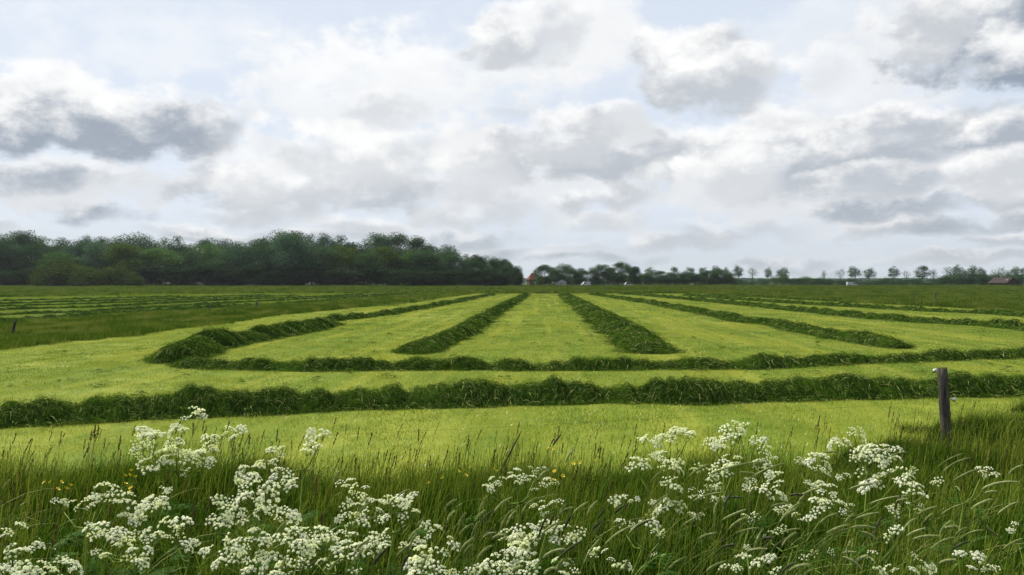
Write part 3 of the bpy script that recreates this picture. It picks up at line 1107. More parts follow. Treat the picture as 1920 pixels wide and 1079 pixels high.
def tree(px, D, top_px, w_px, var, label, group, low=False):
    """tree at distance D whose crown top reaches the pixel row top_px and is w_px wide"""
    me, tone, sp = WOOD[var % len(WOOD)]
    zt = CH + (HZ - top_px) * D / F
    w = w_px * D / F
    e = empty('tree', ((px - 960) / F * D, D, 0), label, 'tree', group, rng.uniform(0, TAU))
    sx, sz = w / 10.0, zt / 16.2
    c = obj('crown', me if not low else LOWC[var % 2], e, scale=(sx, sx, sz))
    obj('trunk', WTRUNK[var % 3], e, scale=(min(1.3, sx), min(1.3, sx), sz))
    return e


PROFILE = [(-120, 440), (0, 437), (30, 434), (60, 436), (100, 446), (130, 456), (150, 455), (180, 443), (230, 444), (290, 441), (330, 443), (362, 458),
           (400, 445), (440, 452), (470, 450), (505, 442), (545, 432), (590, 440), (637, 438), (665, 456), (690, 446), (720, 437), (765, 444), (795, 456),
           (830, 461), (862, 466), (885, 480), (920, 484), (935, 479), (955, 491), (975, 510)]
pxs = [p[0] for p in PROFILE]
pys = [p[1] for p in PROFILE]
KIND_WORDS = {0: 'dark green', 1: 'fresh green', 2: 'olive green', 3: 'blue-green'}
SHAPE = lambda sp: 'with upright twig tips' if sp > 0.2 else 'with a rounded crown'


def where(px):
    for lim, w in ((60, 'at the far left edge of the wood'), (150, 'behind the left side of the willow bushes'), (280, 'behind the right side of the willow bushes'),
                   (400, 'in the left half of the wood'), (520, 'in the middle of the wood'), (620, 'under the tallest point of the wood'),
                   (700, 'just right of the tallest point of the wood'), (790, 'in the dome-shaped group of the wood'),
                   (880, 'near the airy gaps of the wood'), (2000, 'at the low right end of the wood')):
        if px < lim:
            return w


ORD = ['first', 'second', 'third', 'fourth', 'fifth', 'sixth', 'seventh', 'eighth', 'ninth', 'tenth', 'eleventh', 'twelfth', 'thirteenth', 'fourteenth',
       'fifteenth', 'sixteenth', 'seventeenth', 'eighteenth', 'nineteenth', 'twentieth']
ORD += ['twenty-' + o_ for o_ in ORD[:9]] + ['thirtieth'] + ['thirty-' + o_ for o_ in ORD[:9]] + ['fortieth']
# back row makes the skyline, the front rows the rounded crowns before it
k = 0
x = -110
while x < 968:
    y = float(np.interp(x, pxs, pys)) + rng.uniform(-3, 4)
    w_ = rng.uniform(62, 84) if x < 850 else rng.uniform(34, 46)
    v = int(rng.choice([0, 1, 3, 4, 8, 9, 11]))
    o = tree(x, rng.uniform(335, 350), y, w_, v, 'x', 'trees of the wood on the left')
    o['label'] = "tall %s tree %s, %s from left in the wood's back row" % (KIND_WORDS[WOOD[v][1]], SHAPE(WOOD[v][2]), ORD[k])
    k += 1
    x += (w_ * 0.44)
FRONT = [(20, 452, 80, 0), (75, 462, 80, 9), (125, 470, 90, 2), (185, 458, 80, 4), (240, 452, 90, 10), (300, 463, 95, 7), (350, 470, 70, 0), (398, 452, 80, 2),
         (450, 462, 90, 8), (500, 455, 80, 0), (545, 443, 92, 4), (600, 462, 80, 0), (642, 457, 62, 5), (690, 470, 60, 7), (718, 457, 64, 10), (765, 465, 70, 2),
         (800, 470, 60, 6), (845, 478, 60, 1), (890, 483, 40, 0), (925, 488, 34, 9), (951, 492, 30, 3), (966, 503, 26, 9), (972, 512, 18, 0),
         (-40, 455, 90, 0), (-95, 450, 90, 9)]
FRONT.sort()
for i, (px, top, w_, v) in enumerate(FRONT):
    tree(px, rng.uniform(308, 322), top, w_ * 1.15, v,
         "%s tree %s, %s from left in the wood's front row" % (KIND_WORDS[WOOD[v % 12][1]], SHAPE(WOOD[v % 12][2]), ORD[i]), 'trees of the wood on the left')
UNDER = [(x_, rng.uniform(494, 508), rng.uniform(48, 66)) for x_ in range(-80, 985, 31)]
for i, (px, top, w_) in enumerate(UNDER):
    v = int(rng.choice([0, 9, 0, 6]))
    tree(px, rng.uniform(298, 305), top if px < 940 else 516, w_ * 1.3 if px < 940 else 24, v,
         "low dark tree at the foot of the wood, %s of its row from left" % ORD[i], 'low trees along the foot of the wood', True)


def bush(px, D, top_px, w_px, v, label, group, name='bush'):
    zt = CH + (HZ - top_px) * D / F
    w = w_px * D / F
    e = empty(name, ((px - 960) / F * D, D, 0), label, 'bush', group, rng.uniform(0, TAU))
    obj('foliage', BUSH[v], e, scale=(w / 6.0, w / 6.0, zt / 3.7))
    obj('stem', BSTEM, e, scale=(w / 6.0, w / 6.0, zt / 3.7))
    return e


bush(118, 286, 494, 112, 2, 'tall rounded willow bush in front of the wood on the left, the higher of two', 'willow bushes')
bush(90, 283, 506, 80, 2, 'low left flank willow bush in front of the wood, lowest at its outer side', 'willow bushes')
bush(165, 282, 506, 90, 2, 'broad willow bush filling the dip between the two rounded willow bushes', 'willow bushes')
bush(222, 284, 502, 92, 2, 'right hand rounded willow bush in front of the wood, its side sloping to the field', 'willow bushes')
bush(250, 281, 515, 46, 2, 'small low willow bush closing the willow group on its right', 'willow bushes')

# groups of trees right of the wood
MIDTREES = [
    (1022, 497, 34, 1, 400), (1040, 501, 36, 0, 395), (1056, 496, 34, 8, 410), (1076, 503, 36, 3, 395), (1092, 503, 30, 0, 405),
    (1120, 498, 34, 4, 400), (1140, 496, 36, 0, 395), (1160, 493, 36, 9, 410), (1180, 496, 32, 3, 400), (1192, 500, 22, 1, 395),
    (1214, 512, 30, 0, 400), (1235, 509, 34, 9, 405), (1258, 511, 34, 0, 400), (1282, 510, 36, 3, 405), (1304, 511, 34, 0, 398), (1328, 508, 36, 1, 404), (1350, 506, 38, 9, 400), (1366, 512, 26, 0, 398),
]
MCOUNT = {}
for (px, top, w_, v, D) in MIDTREES:
    grp = 'between the red-roofed house and the white van' if px < 1100 else ('in the tall clump right of the white van' if px < 1200 else 'in the long low clump right of centre')
    MCOUNT[grp] = MCOUNT.get(grp, -1) + 1
    gl_ = {'b': 'between red-roofed house and white van', 't': 'in the tall clump right of the van', 'l': 'in the long low clump'}[grp[0] if grp[0] == 'b' else ('t' if 'tall' in grp else 'l')]
    tree(px, D, top, w_ * 1.2, v, '%s tree %s, %s from left' % (KIND_WORDS[WOOD[v][1]], gl_, ORD[MCOUNT[grp]]), 'trees %s' % grp)
for i, px in enumerate(range(1014, 1372, 17)):
    if 1082 < px < 1112:
        continue
    bush(px, 412, rng.uniform(517, 521), 30, int(rng.choice([0, 0, 1, 3])), 'dark undergrowth bush below the trees right of the red roof, %s from left' % ORD[i], 'undergrowth bushes below the trees right of the red roof')
bush(1012, 385, 520, 20, 2, 'yellowish green bush right beside the red-roofed house', 'bushes by the house')

# avenue of thin round-headed trees
AV = [(1221, 504, 24, 0), (1264, 502, 18, 1), (1293, 503, 18, 1), (1319, 503, 16, 1), (1346, 501, 24, 0), (1363, 504, 14, 0), (1385, 500, 20, 0), (1411, 502, 21, 9), (1440, 504, 13, 0),
      (1466, 504, 24, 0), (1545, 508, 12, 9), (1575, 504, 17, 9), (1603, 502, 24, 0), (1629, 505, 22, 0), (1676, 502, 19, 0), (1700, 508, 14, 9), (1729, 500, 28, 2),
      (1750, 506, 18, 9), (1782, 501, 30, 9), (1797, 499, 20, 0), (1821, 501, 22, 0), (1842, 504, 16, 0), (1872, 502, 26, 9), (1901, 503, 22, 0), (1922, 503, 18, 0), (1950, 502, 22, 0), (1980, 503, 22, 9)]
for i, (px, top, w_, v) in enumerate(AV):
    D = 450 + (px - 1500) * 0.02
    zt = CH + (HZ - top + 3.5) * D / F
    w = w_ * D / F * 1.3
    if px < 1375:
        wh = 'whose head shows above the long low clump'
    elif px < 1480:
        wh = 'standing free right of the long low clump'
    elif px < 1760:
        wh = 'standing above the low hedge on the right'
    else:
        wh = 'rising behind the tall dark hedge at far right'
    kind = 'nearly bare' if v == 9 else ('large full' if w_ >= 26 else ('round-headed' if w_ >= 19 else 'slim'))
    side = 'leftmost' if i in (0, 6, 10, 18) else ('second' if i in (1, 7, 11, 19) else ('third' if i in (2, 8, 12, 20) else ('fourth' if i in (3, 9, 13, 21) else ('fifth' if i in (4, 14, 22) else ('sixth' if i in (5, 15, 23) else ('seventh' if i in (16, 24) else 'eighth'))))))
    e = empty('avenue_tree', ((px - 960) / F * D, D, 0), '%s roadside tree, the %s %s' % (kind, side, wh), 'tree', 'roadside avenue trees', rng.uniform(0, TAU))
    c = BARE[0] if v == 9 else ROUNDC[v]
    obj('crown', c, e, scale=(w / 7, w / 7, zt / 9.9))
    obj('trunk', ATRUNK[i % 3], e, scale=(w / 7, w / 7, zt / 9.9))

# hedge bushes along the road
HB = [(1385, 524, 28, 0), (1408, 527, 26, 3), (1432, 523, 26, 0), (1455, 521, 22, 1), (1470, 518, 20, 1), (1490, 523, 30, 0), (1512, 521, 30, 1), (1535, 522, 34, 0), (1557, 524, 28, 3), (1580, 526, 24, 0),
      (1598, 524, 24, 0), (1620, 528, 30, 3), (1645, 526, 26, 0), (1664, 522, 30, 0), (1690, 524, 30, 0), (1712, 523, 30, 3), (1738, 530, 28, 0), (1756, 524, 30, 0)]
ordinal = ['first', 'second', 'third', 'fourth', 'fifth', 'sixth', 'seventh', 'eighth', 'ninth', 'tenth', 'eleventh', 'twelfth', 'thirteenth', 'fourteenth', 'fifteenth', 'sixteenth', 'seventeenth', 'eighteenth']
for i, (px, top, w_, v) in enumerate(HB):
    bush(px, 425, top, w_ * 1.35, v, 'low dark bush of the roadside hedge, %s from its left end' % ordinal[i], 'low bushes of the roadside hedge')
TH = [(1772, 517), (1790, 514), (1808, 513), (1828, 513), (1848, 513), (1870, 514), (1892, 514), (1914, 515), (1940, 514), (1968, 514), (1995, 515)]
for i, (px, top) in enumerate(TH):
    bush(px, 400, top, 38, (0, 3, 0)[i % 3], 'tall dark hedge bush at far right, %s from the left end of the tall hedge' % ordinal[i], 'tall dark hedge at far right')
for i, px in enumerate((700, 752, 762, 948, 957, 1001, 1036, 1240, 1310)):
    bush(px, 291 if px < 900 else 330, 531.5, 12, 2, 'pale yellowish weed clump at the top of the far grass, %s from left' % ORD[i], 'pale weed clumps before the distant trees', name='weed_clump')

# far woods beyond, seen as one mass on the horizon
def far_wood():
    n = 26000
    x = rng.uniform(-1300, 1500, n)
    t = rng.random(n)
    h = 3.2 + 4.5 * fbm(x * 0.012, 3.0, 1.0, 4)
    P = np.stack([x, 1500 + rng.uniform(-15, 15, n), t ** 0.7 * h], -1)
    a = rng.uniform(0, TAU, n)
    sz = rng.uniform(1.2, 3.2, n)
    t1 = np.stack([np.cos(a), rng.normal(0, 0.3, n), np.sin(a)], -1) * sz[:, None]
    t2 = np.stack([-np.sin(a), rng.normal(0, 0.3, n), np.cos(a)], -1) * sz[:, None]
    V = np.stack([P - t1, P + t2, P + t1, P - t2], 1).reshape(-1, 3)
    o = obj('distant_wood', mesh_np('distant_wood', V, np.arange(n)[:, None] * 4 + np.array([[0, 1, 2, 3]]), M_LEAF[3], tint=np.repeat(rng.random(n), 4)), kind='stuff')
    tag(o, 'low distant woods along the horizon behind the roadside trees', 'woods')


far_wood()

# ---------------------------------------------------------------- buildings and vehicles by the road
M_BRICK = plain('brick_wall', (0.040, 0.026, 0.020), 0.9, 3.0, (0.065, 0.040, 0.030))
M_REDTILE = plain('red_tiles', (0.090, 0.030, 0.020), 0.9, 1.2, (0.125, 0.042, 0.028))
M_BROWNTILE = plain('brown_tiles', (0.026, 0.020, 0.018), 0.9, 1.0, (0.042, 0.032, 0.028))
M_WHITE = plain('white_paint', (0.36, 0.36, 0.35), 0.8)
M_GREYROOF = plain('grey_roof', (0.20, 0.21, 0.22), 0.8)
M_DARKGLASS = plain('dark_glass', (0.02, 0.025, 0.03), 0.15)
M_RUBBER = plain('rubber', (0.02, 0.02, 0.02), 0.8)
M_CAR = plain('white_car_paint', (0.34, 0.35, 0.36), 0.5)
M_LAMPR = plain('red_lens', (0.4, 0.02, 0.02), 0.3)


def roof_mesh(L, W, z0, h, over, m, hip=0.0, th=0.18):
    b = MB()
    a, w = L / 2 + over, W / 2 + over
    r = L / 2 + over - hip
    for dz, flip in ((th, False), (0, True)):
        A, B, C_, D_ = (-a, -w, z0 + dz), (a, -w, z0 + dz), (a, w, z0 + dz), (-a, w, z0 + dz)
        E, G = (-r, 0, z0 + h + dz), (r, 0, z0 + h + dz)
        for f in ((A, B, G, E), (C_, D_, E, G), (B, C_, G), (D_, A, E)):
            if hip == 0 and len(f) == 3:
                continue
            b.poly(list(reversed(f)) if flip else f)
    for p, q in (((-a, -w), (a, -w)), ((a, -w), (a, w)), ((a, w), (-a, w)), ((-a, w), (-a, -w))):
        if hip == 0 and p[0] == q[0]:
            for s_ in (-1, 1):
                b.poly([(p[0], s_ * w, z0), (p[0], 0, z0 + h), (p[0], 0, z0 + h + th), (p[0], s_ * w, z0 + th)])
            continue
        b.poly([(*p, z0), (*q, z0), (*q, z0 + th), (*p, z0 + th)])
    return b.mesh('roof', m)


def wall_mesh(L, W, h, gable, m):
    b = MB()
    a, w = L / 2, W / 2
    b.poly([(-a, -w, 0), (a, -w, 0), (a, -w, h), (-a, -w, h)])
    b.poly([(a, w, 0), (-a, w, 0), (-a, w, h), (a, w, h)])
    if gable:
        b.poly([(a, -w, 0), (a, w, 0), (a, w, h), (a, 0, h + gable), (a, -w, h)])
        b.poly([(-a, w, 0), (-a, -w, 0), (-a, -w, h), (-a, 0, h + gable), (-a, w, h)])
    else:
        b.poly([(a, -w, 0), (a, w, 0), (a, w, h), (a, -w, h)])
        b.poly([(-a, w, 0), (-a, -w, 0), (-a, -w, h), (-a, w, h)])
    return b.mesh('wall', m)


def window(parent, c, w, h, rz=0.0):
    b = MB(); b.box(c, (w, 0.12, h), rz=rz)
    f = obj('window', b.mesh('window', M_WHITE), parent)
    b = MB(); b.box((c[0] + math.sin(rz) * 0.03, c[1] - math.cos(rz) * 0.03, c[2]), (w * 0.84, 0.12, h * 0.84), rz=rz)
    obj('pane', b.mesh('pane', M_DARKGLASS), f)


# red-roofed farmhouse
D = 430
hx = (1001 - 960) / F * D
e = empty('farmhouse', (hx, D, 0), 'small brick house with a red tiled roof and chimney between the wood and the bushes', 'house', rz=0.25)
obj('wall', wall_mesh(6.2, 6, 3.0, 0, M_BRICK), e)
rf = obj('roof', roof_mesh(6.2, 6, 3.0, 3.6, 0.4, M_REDTILE, hip=2.3), e)
b = MB(); b.box((0.5, 0, 6.9), (0.8, 0.7, 1.8)); b.box((0.5, 0, 7.85), (0.95, 0.85, 0.14))
obj('chimney', b.mesh('chimney', M_BRICK), rf)
for wx in (-1.8, 1.6):
    window(e, (wx, -3.05, 1.7), 1.2, 1.3)
b = MB(); b.box((0, -3.04, 1.0), (0.9, 0.1, 2.0)); obj('door', b.mesh('door', M_WHITE), e)
# white shed with a lower lean-to
D = 392
hx = (1054 - 960) / F * D
e = empty('white_shed', (hx, D, 0), 'small white wooden shed with a pointed gable under the trees right of the red roof', 'shed', rz=-0.2)
sh = obj('wall', wall_mesh(5.5, 4.0, 1.75, 1.2, M_WHITE), e, rot=(0, 0, math.radians(90)))
obj('roof', roof_mesh(5.5, 4.0, 1.75, 1.2, 0.25, M_GREYROOF, th=0.12), e, rot=(0, 0, math.radians(90)))
b = MB(); b.box((0, -2.79, 0.95), (1.1, 0.08, 1.9)); obj('door', b.mesh('door', M_GREYROOF), e)
for wx in (-1.3, 1.3):
    window(e, (wx, -2.80, 1.3), 0.6, 0.7)
b = MB(); b.box((-3.6, 0, 0.9), (3.0, 3.0, 1.8)); obj('lean_to', b.mesh('lean_to', M_GREYROOF), e)
# barn at far right
D = 372
hx = (1881 - 960) / F * D
e = empty('barn', (hx, D, 0), 'brown tiled barn with a steep gable in front of the tall dark hedge', 'barn', rz=0.35)
obj('wall', wall_mesh(9, 7.0, 1.4, 2.4, M_BRICK), e, rot=(0, 0, math.radians(90)))
obj('roof', roof_mesh(9, 7.0, 1.4, 2.5, 0.35, M_BROWNTILE), e, rot=(0, 0, math.radians(90)))
b = MB(); b.box((0.0, -4.56, 1.3), (2.2, 0.1, 2.4)); obj('door', b.mesh('door', M_BROWNTILE), e)
b = MB(); b.box((-1.8, -3.4, 2.9), (0.6, 0.6, 0.7)); obj('white_dormer', b.mesh('dormer', M_WHITE), e)


def vehicle(px, D, L, H, label, cat, name, rz, van=True):
    e = empty(name, ((px - 960) / F * D, D, 0), label, cat, 'vehicles on the far road', rz)
    W = 1.8
    prof = ([(-L / 2, 0.35), (L / 2, 0.35), (L / 2, 0.95), (L / 2 - 0.55, 1.15), (L / 2 - 1.25, H - 0.08), (L / 2 - 1.5, H), (-L / 2 + 0.1, H), (-L / 2, H - 0.15)] if van else
            [(-L / 2, 0.35), (L / 2, 0.35), (L / 2, 0.75), (L / 2 - 1.0, 0.9), (L / 2 - 1.7, H), (-L / 2 + 0.9, H), (-L / 2 + 0.2, 0.95), (-L / 2, 0.85)])
    b = MB()
    b.poly([(x_, -W / 2, z_) for x_, z_ in prof]); b.poly([(x_, W / 2, z_) for x_, z_ in reversed(prof)])
    for i in range(len(prof)):
        (x1, z1), (x2, z2) = prof[i], prof[(i + 1) % len(prof)]
        b.poly([(x1, -W / 2, z1), (x1, W / 2, z1), (x2, W / 2, z2), (x2, -W / 2, z2)])
    obj('body', b.mesh('body', M_CAR), e)
    b = MB()
    for s_ in (-1, 1):
        y_ = s_ * (W / 2 + 0.006)
        if van:
            b.poly([(L / 2 - 0.75, y_, 1.15), (L / 2 - 1.3, y_, H - 0.25), (L / 2 - 2.1, y_, H - 0.25), (L / 2 - 2.1, y_, 1.15)][::s_])
        else:
            b.poly([(L / 2 - 1.15, y_, 0.92), (L / 2 - 1.75, y_, H - 0.08), (-L / 2 + 0.95, y_, H - 0.08), (-L / 2 + 0.4, y_, 0.95)][::s_])
    obj('side_window', b.mesh('side_window', M_DARKGLASS), e)
    for sx_ in (-1, 1):
        for s_ in (-1, 1):
            b = MB()
            c = Vector((sx_ * L * 0.31, s_ * (W / 2 - 0.08), 0.34))
            b.tube([c + Vector((0, -0.11, 0)), c + Vector((0, 0.11, 0))], 0.34, 12)
            wl = obj('wheel', b.mesh('wheel', M_RUBBER), e)
            b = MB(); b.tube([c + Vector((0, -0.12, 0)), c + Vector((0, 0.12, 0))], 0.19, 10)
            obj('rim', b.mesh('rim', M_GREYROOF), wl)
    for s_ in (-1, 1):
        b = MB(); b.box((-L / 2 - 0.01, s_ * 0.7, 0.9), (0.05, 0.2, 0.3)); obj('tail_light', b.mesh('tail_light', M_LAMPR), e)
        b = MB(); b.box((L / 2 + 0.01, s_ * 0.65, 0.72), (0.05, 0.3, 0.16)); obj('headlight', b.mesh('headlight', M_WHITE), e)


vehicle(1098, 378, 4.2, 2.05, 'small white van parked under the trees right of the white shed', 'van', 'van', math.pi + 0.2)
vehicle(1179, 380, 4.3, 1.75, 'white car half hidden by grass in front of the tall clump of trees', 'car', 'car', 0.1, False)
vehicle(1597, 392, 4.8, 1.95, 'white van on the far road below the low hedge', 'van', 'van', 0.05)
b = MB()
b.box((0, 0, 0.75), (0.45, 0.45, 1.5), taper=0.8); b.tube([(0, 0, 1.5), (0, 0, 1.75), (0, 0, 2.0)], [0.14, 0.2, 0.1], 8)
o = obj('garden_ornament', b.mesh('garden_ornament', M_WHITE), loc=(((1036 - 960) / F * 345), 345, 0))
tag(o, 'small white upright marker or ornament left of the white shed', 'ornament')

# ---------------------------------------------------------------- fence posts
M_WOOD = plain('weathered_wood', (0.020, 0.018, 0.013), 0.9, 7.0, (0.085, 0.077, 0.060), bump=0.9, stretch=(3, 3, 0.35))
M_WOODTOP = plain('sawn_wood', (0.035, 0.03, 0.02), 0.95, 14.0, (0.06, 0.05, 0.033))
M_PORC = plain('white_plastic', (0.58, 0.58, 0.54), 0.5)
M_STEEL = plain('galvanised_steel', (0.30, 0.31, 0.30), 0.4, metal=0.8)
M_BLACK = plain('black_plastic', (0.015, 0.015, 0.015), 0.9)


def post_mesh(h, r, lean, seed_):
    b = MB()
    n, k = 18, 9
    rg = np.random.default_rng(seed_)
    b0 = 0
    for j in range(k + 1):
        t = j / k
        for i in range(n):
            a = TAU * i / n
            rr = r * (1.06 - 0.10 * t) * (1 + 0.05 * (vnoise(math.cos(a) * 2 + 5, math.sin(a) * 2 + 5, t * 3 + seed_) - 0.5) + rg.normal(0, 0.008))
            # shrinkage splits
            if abs(((a - 0.9 - 0.15 * t) % TAU)) < 0.18 or abs(((a - 4.4 + 0.1 * t) % TAU)) < 0.18:
                rr *= 0.86
            zz = h * t - (0.3 if j == 0 else 0)
            if j == k:
                rr *= 0.94
            b.v.append((rr * math.cos(a) + lean[0] * t, rr * math.sin(a) + lean[1] * t, zz + (0.012 * math.cos(a) if j == k else 0)))
    for j in range(k):
        for i in range(n):
            i2 = (i + 1) % n
            b.f.append((j * n + i, j * n + i2, (j + 1) * n + i2, (j + 1) * n + i)); b.m.append(0); b.sm.append(True)
    c = len(b.v)
    b.v.append((lean[0], lean[1], h + 0.004))
    for i in range(n):
        b.f.append((k * n + i, k * n + (i + 1) % n, c)); b.m.append(1); b.sm.append(False)
    return b.mesh('post', [M_WOOD, M_WOODTOP])


PD = 11.9
PX = (1776 - 960) / F * PD
ztop = CH - (691 - HZ) / F * PD
PTOPX = (1768 - 960) / F * PD
e = empty('fence_post', (PX, PD, 0), 'sturdy round wooden fence post with white insulators at the right, standing in tall grass', 'fence post')
obj('shaft', post_mesh(ztop, 0.073, (PTOPX - PX, 0.02), 3), e)


def insulator(parent, loc, dx):
    b = MB()
    p = Vector(loc)
    b.tube([p, p + Vector((dx * 0.045, -0.02, 0))], 0.006, 6)
    o_ = obj('insulator', b.mesh('insulator_screw', M_STEEL), parent)
    b = MB()
    q = p + Vector((dx * 0.06, -0.03, 0.012))
    b.tube([q + Vector((-0.022, 0, -0.012)), q + Vector((-0.01, 0, 0.0)), q + Vector((0.012, 0, 0.008)), q + Vector((0.026, 0, 0.012))], [0.014, 0.022, 0.020, 0.012], 10)
    obj('white_cap', b.mesh('white_cap', M_PORC), o_)
    b = MB()
    b.tube([q + Vector((-0.03, 0, -0.03)), q + Vector((-0.01, -0.01, -0.024)), q + Vector((0.02, 0, -0.03))], 0.008, 6)
    obj('clip', b.mesh('clip', M_BLACK), o_)


zi1 = CH - (694 - HZ) / F * PD
insulator(e, (PTOPX - PX - 0.09, -0.03, ztop - 0.035), -1)
zi2 = CH - (748 - HZ) / F * PD
insulator(e, (PTOPX - PX + 0.04, -0.09, zi2), 1)


def wire(name, A, B, C_, label):
    pts = []
    for (P, Q) in ((A, B), (B, C_)):
        for i in range(24):
            t = i / 24
            sag = -0.10 * 4 * t * (1 - t)
            pts.append(Vector(P) * (1 - t) + Vector(Q) * t + Vector((0, 0, sag)))
    pts.append(Vector(C_))
    b = MB(); b.tube(pts, 0.0009, 4)
    o_ = obj(name, b.mesh(name, M_BLACK))
    tag(o_, label, 'wire', 'electric fence wires')
    return o_


ins1 = (PTOPX - 0.155, PD - 0.06, zi1)
ins2 = (PTOPX + 0.10, PD - 0.12, zi2)
wire('fence_wire', (-9.5, 8.1, 1.14), ins1, (16, 14.2, 1.15), 'upper thin electric fence wire held by the insulator at the post top')
wire('fence_wire', (-9.5, 8.1, 0.70), ins2, (16, 14.2, 0.72), 'lower thin electric fence wire held by the insulator halfway down the post')

SMALLPOST = [(22, 633, 29, 605, 5), (396, 590, 389, 570, 2.2), (481, 584, 482, 568, 3.2), (592, 567, 592, 558, 2), (704, 560, 704, 551, 2), (742, 556, 742, 550, 1.5), (768, 554, 768, 549, 1.6),
             (801, 551, 801, 546, 1.5), (815, 550, 815, 545.5, 1), (838, 549, 838, 544, 1), (857, 546, 857, 538, 2.2), (687, 560, 687, 553, 1.4), (357 / 4 + 134, 560, 222, 552, 1.6),
             (1550, 558, 1549, 549, 1.5), (1713, 566, 1713, 553, 1.8), (1755, 568, 1754, 552, 2.2), (1342, 549, 1342, 542, 1.2), (1250, 551, 1250, 545, 1.2)]
for i, (bx, by, tx, ty, wp) in enumerate(SMALLPOST):
    D = F * CH / (by - HZ)
    h = (by - ty) / F * D * 1.15
    lean = (tx - bx) / F * D
    X = (bx - 960) / F * D
    if bx < 100:
        lab = 'leaning wooden fence post near the left edge, largest of the left fence'
    elif bx < 430 and bx > 300:
        lab = 'thin fence post tilting left, second along the left fence'
    elif bx < 520 and bx > 430:
        lab = 'upright stout fence post in the left fence, right of the tilting one'
    elif bx < 300:
        lab = 'small fence post among the windrows of the dark left field'
    elif bx < 900:
        lab = 'small distant post of the left fence, %s in its line from left' % ORD[3 + sorted(q[0] for q in SMALLPOST if 520 < q[0] < 900).index(bx)]
    elif bx < 1400:
        lab = 'tiny fence post in the far grass right of centre, %s' % ('nearer the long low clump' if bx > 1300 else 'below the tall clump')
    else:
        lab = {1550: 'small fence post at the left end of the rough meadow on the right', 1713: 'fence post in the rough meadow, the left of a close pair',
               1755: 'taller fence post in the rough meadow, the right of a close pair'}[bx]
    o_ = obj('fence_post', post_mesh(h, max(0.05, wp / F * D * 0.5), (lean, 0), i + 10), loc=(X, D, 0))
    tag(o_, lab, 'fence post', 'small distant fence posts')


# ---------------------------------------------------------------- cow parsley
M_FLORET = leafy('white_florets', [(0.0, (0.60, 0.68, 0.34)), (0.35, (0.88, 0.90, 0.68)), (1.0, (0.95, 0.95, 0.85))], trans=0.35, gloss=0.0, tcol=1.0, rnd=0.5)
M_STEM = leafy('green_stems', [(0.0, (0.07, 0.13, 0.015)), (1.0, (0.15, 0.21, 0.04))], trans=0.1, gloss=0.01)
M_FERN = leafy('fern_leaves', [(0.0, (0.022, 0.065, 0.008)), (1.0, (0.055, 0.12, 0.016))], trans=0.35, gloss=0.01, rnd=0.3)


def tinted(me, lo=0.0, hi=1.0):
    a = me.attributes.new('tint', 'FLOAT', 'POINT')
    a.data.foreach_set('value', rng.uniform(lo, hi, len(me.vertices)).astype(np.float32))
    return me


def umbel_mesh(seed_, loose):
    """compound umbel of unit radius, its stalk joint at (0,0,0)"""
    rg = random.Random(seed_)
    b = MB()
    nr = rg.randint(9, 13)
    top = 0.95
    for i in range(nr):
        a = TAU * i * 0.381966 + rg.uniform(-0.2, 0.2)
        r = math.sqrt((i + 0.4) / nr) * rg.uniform(0.85, 1.08)
        z = top - 0.42 * r * r + rg.uniform(-0.08, 0.08)
        p = Vector((r * math.cos(a), r * math.sin(a), z))
        b.tube([(0, 0, 0), (p.x * 0.55, p.y * 0.55, p.z * 0.62), p - Vector((0, 0, 0.1))], [0.022, 0.016, 0.012], 3, m=1, cap=False)
        ax = Vector((p.x * 0.7, p.y * 0.7, 1.0)).normalized()
        u = ax.orthogonal().normalized()
        w = ax.cross(u)
        nf = rg.randint(12, 16)
        ur = loose * rg.uniform(0.85, 1.15)
        for j in range(nf):
            aj = j * 2.39996
            rj = math.sqrt((j + 0.3) / nf)
            c = p + (u * math.cos(aj) + w * math.sin(aj)) * rj * ur + ax * (0.11 - 0.16 * rj * rj + rg.uniform(-0.02, 0.02))
            fn = (ax + (u * math.cos(aj) + w * math.sin(aj)) * rj * 0.8 + Vector((rg.uniform(-.3, .3), rg.uniform(-.3, .3), 0))).normalized()
            fu = fn.orthogonal().normalized()
            fw = fn.cross(fu)
            fr = rg.uniform(0.055, 0.085)
            a0 = rg.uniform(0, TAU)
            for k in range(5):
                am = a0 + TAU * k / 5
                s1 = fr * (1.25 if k == 0 else 1.0)
                t = lambda an, rr, up: c + (fu * math.cos(an) + fw * math.sin(an)) * rr + fn * up
                b.poly([c, t(am - 0.5, s1 * 0.75, 0.012), t(am, s1, 0.004), t(am + 0.5, s1 * 0.75, 0.012)])
    return tinted(b.mesh('umbel', [M_FLORET, M_STEM]))


UMBELS = [umbel_mesh(100 + i, (0.17, 0.21, 0.14, 0.19, 0.12, 0.22, 0.16)[i]) for i in range(7)]


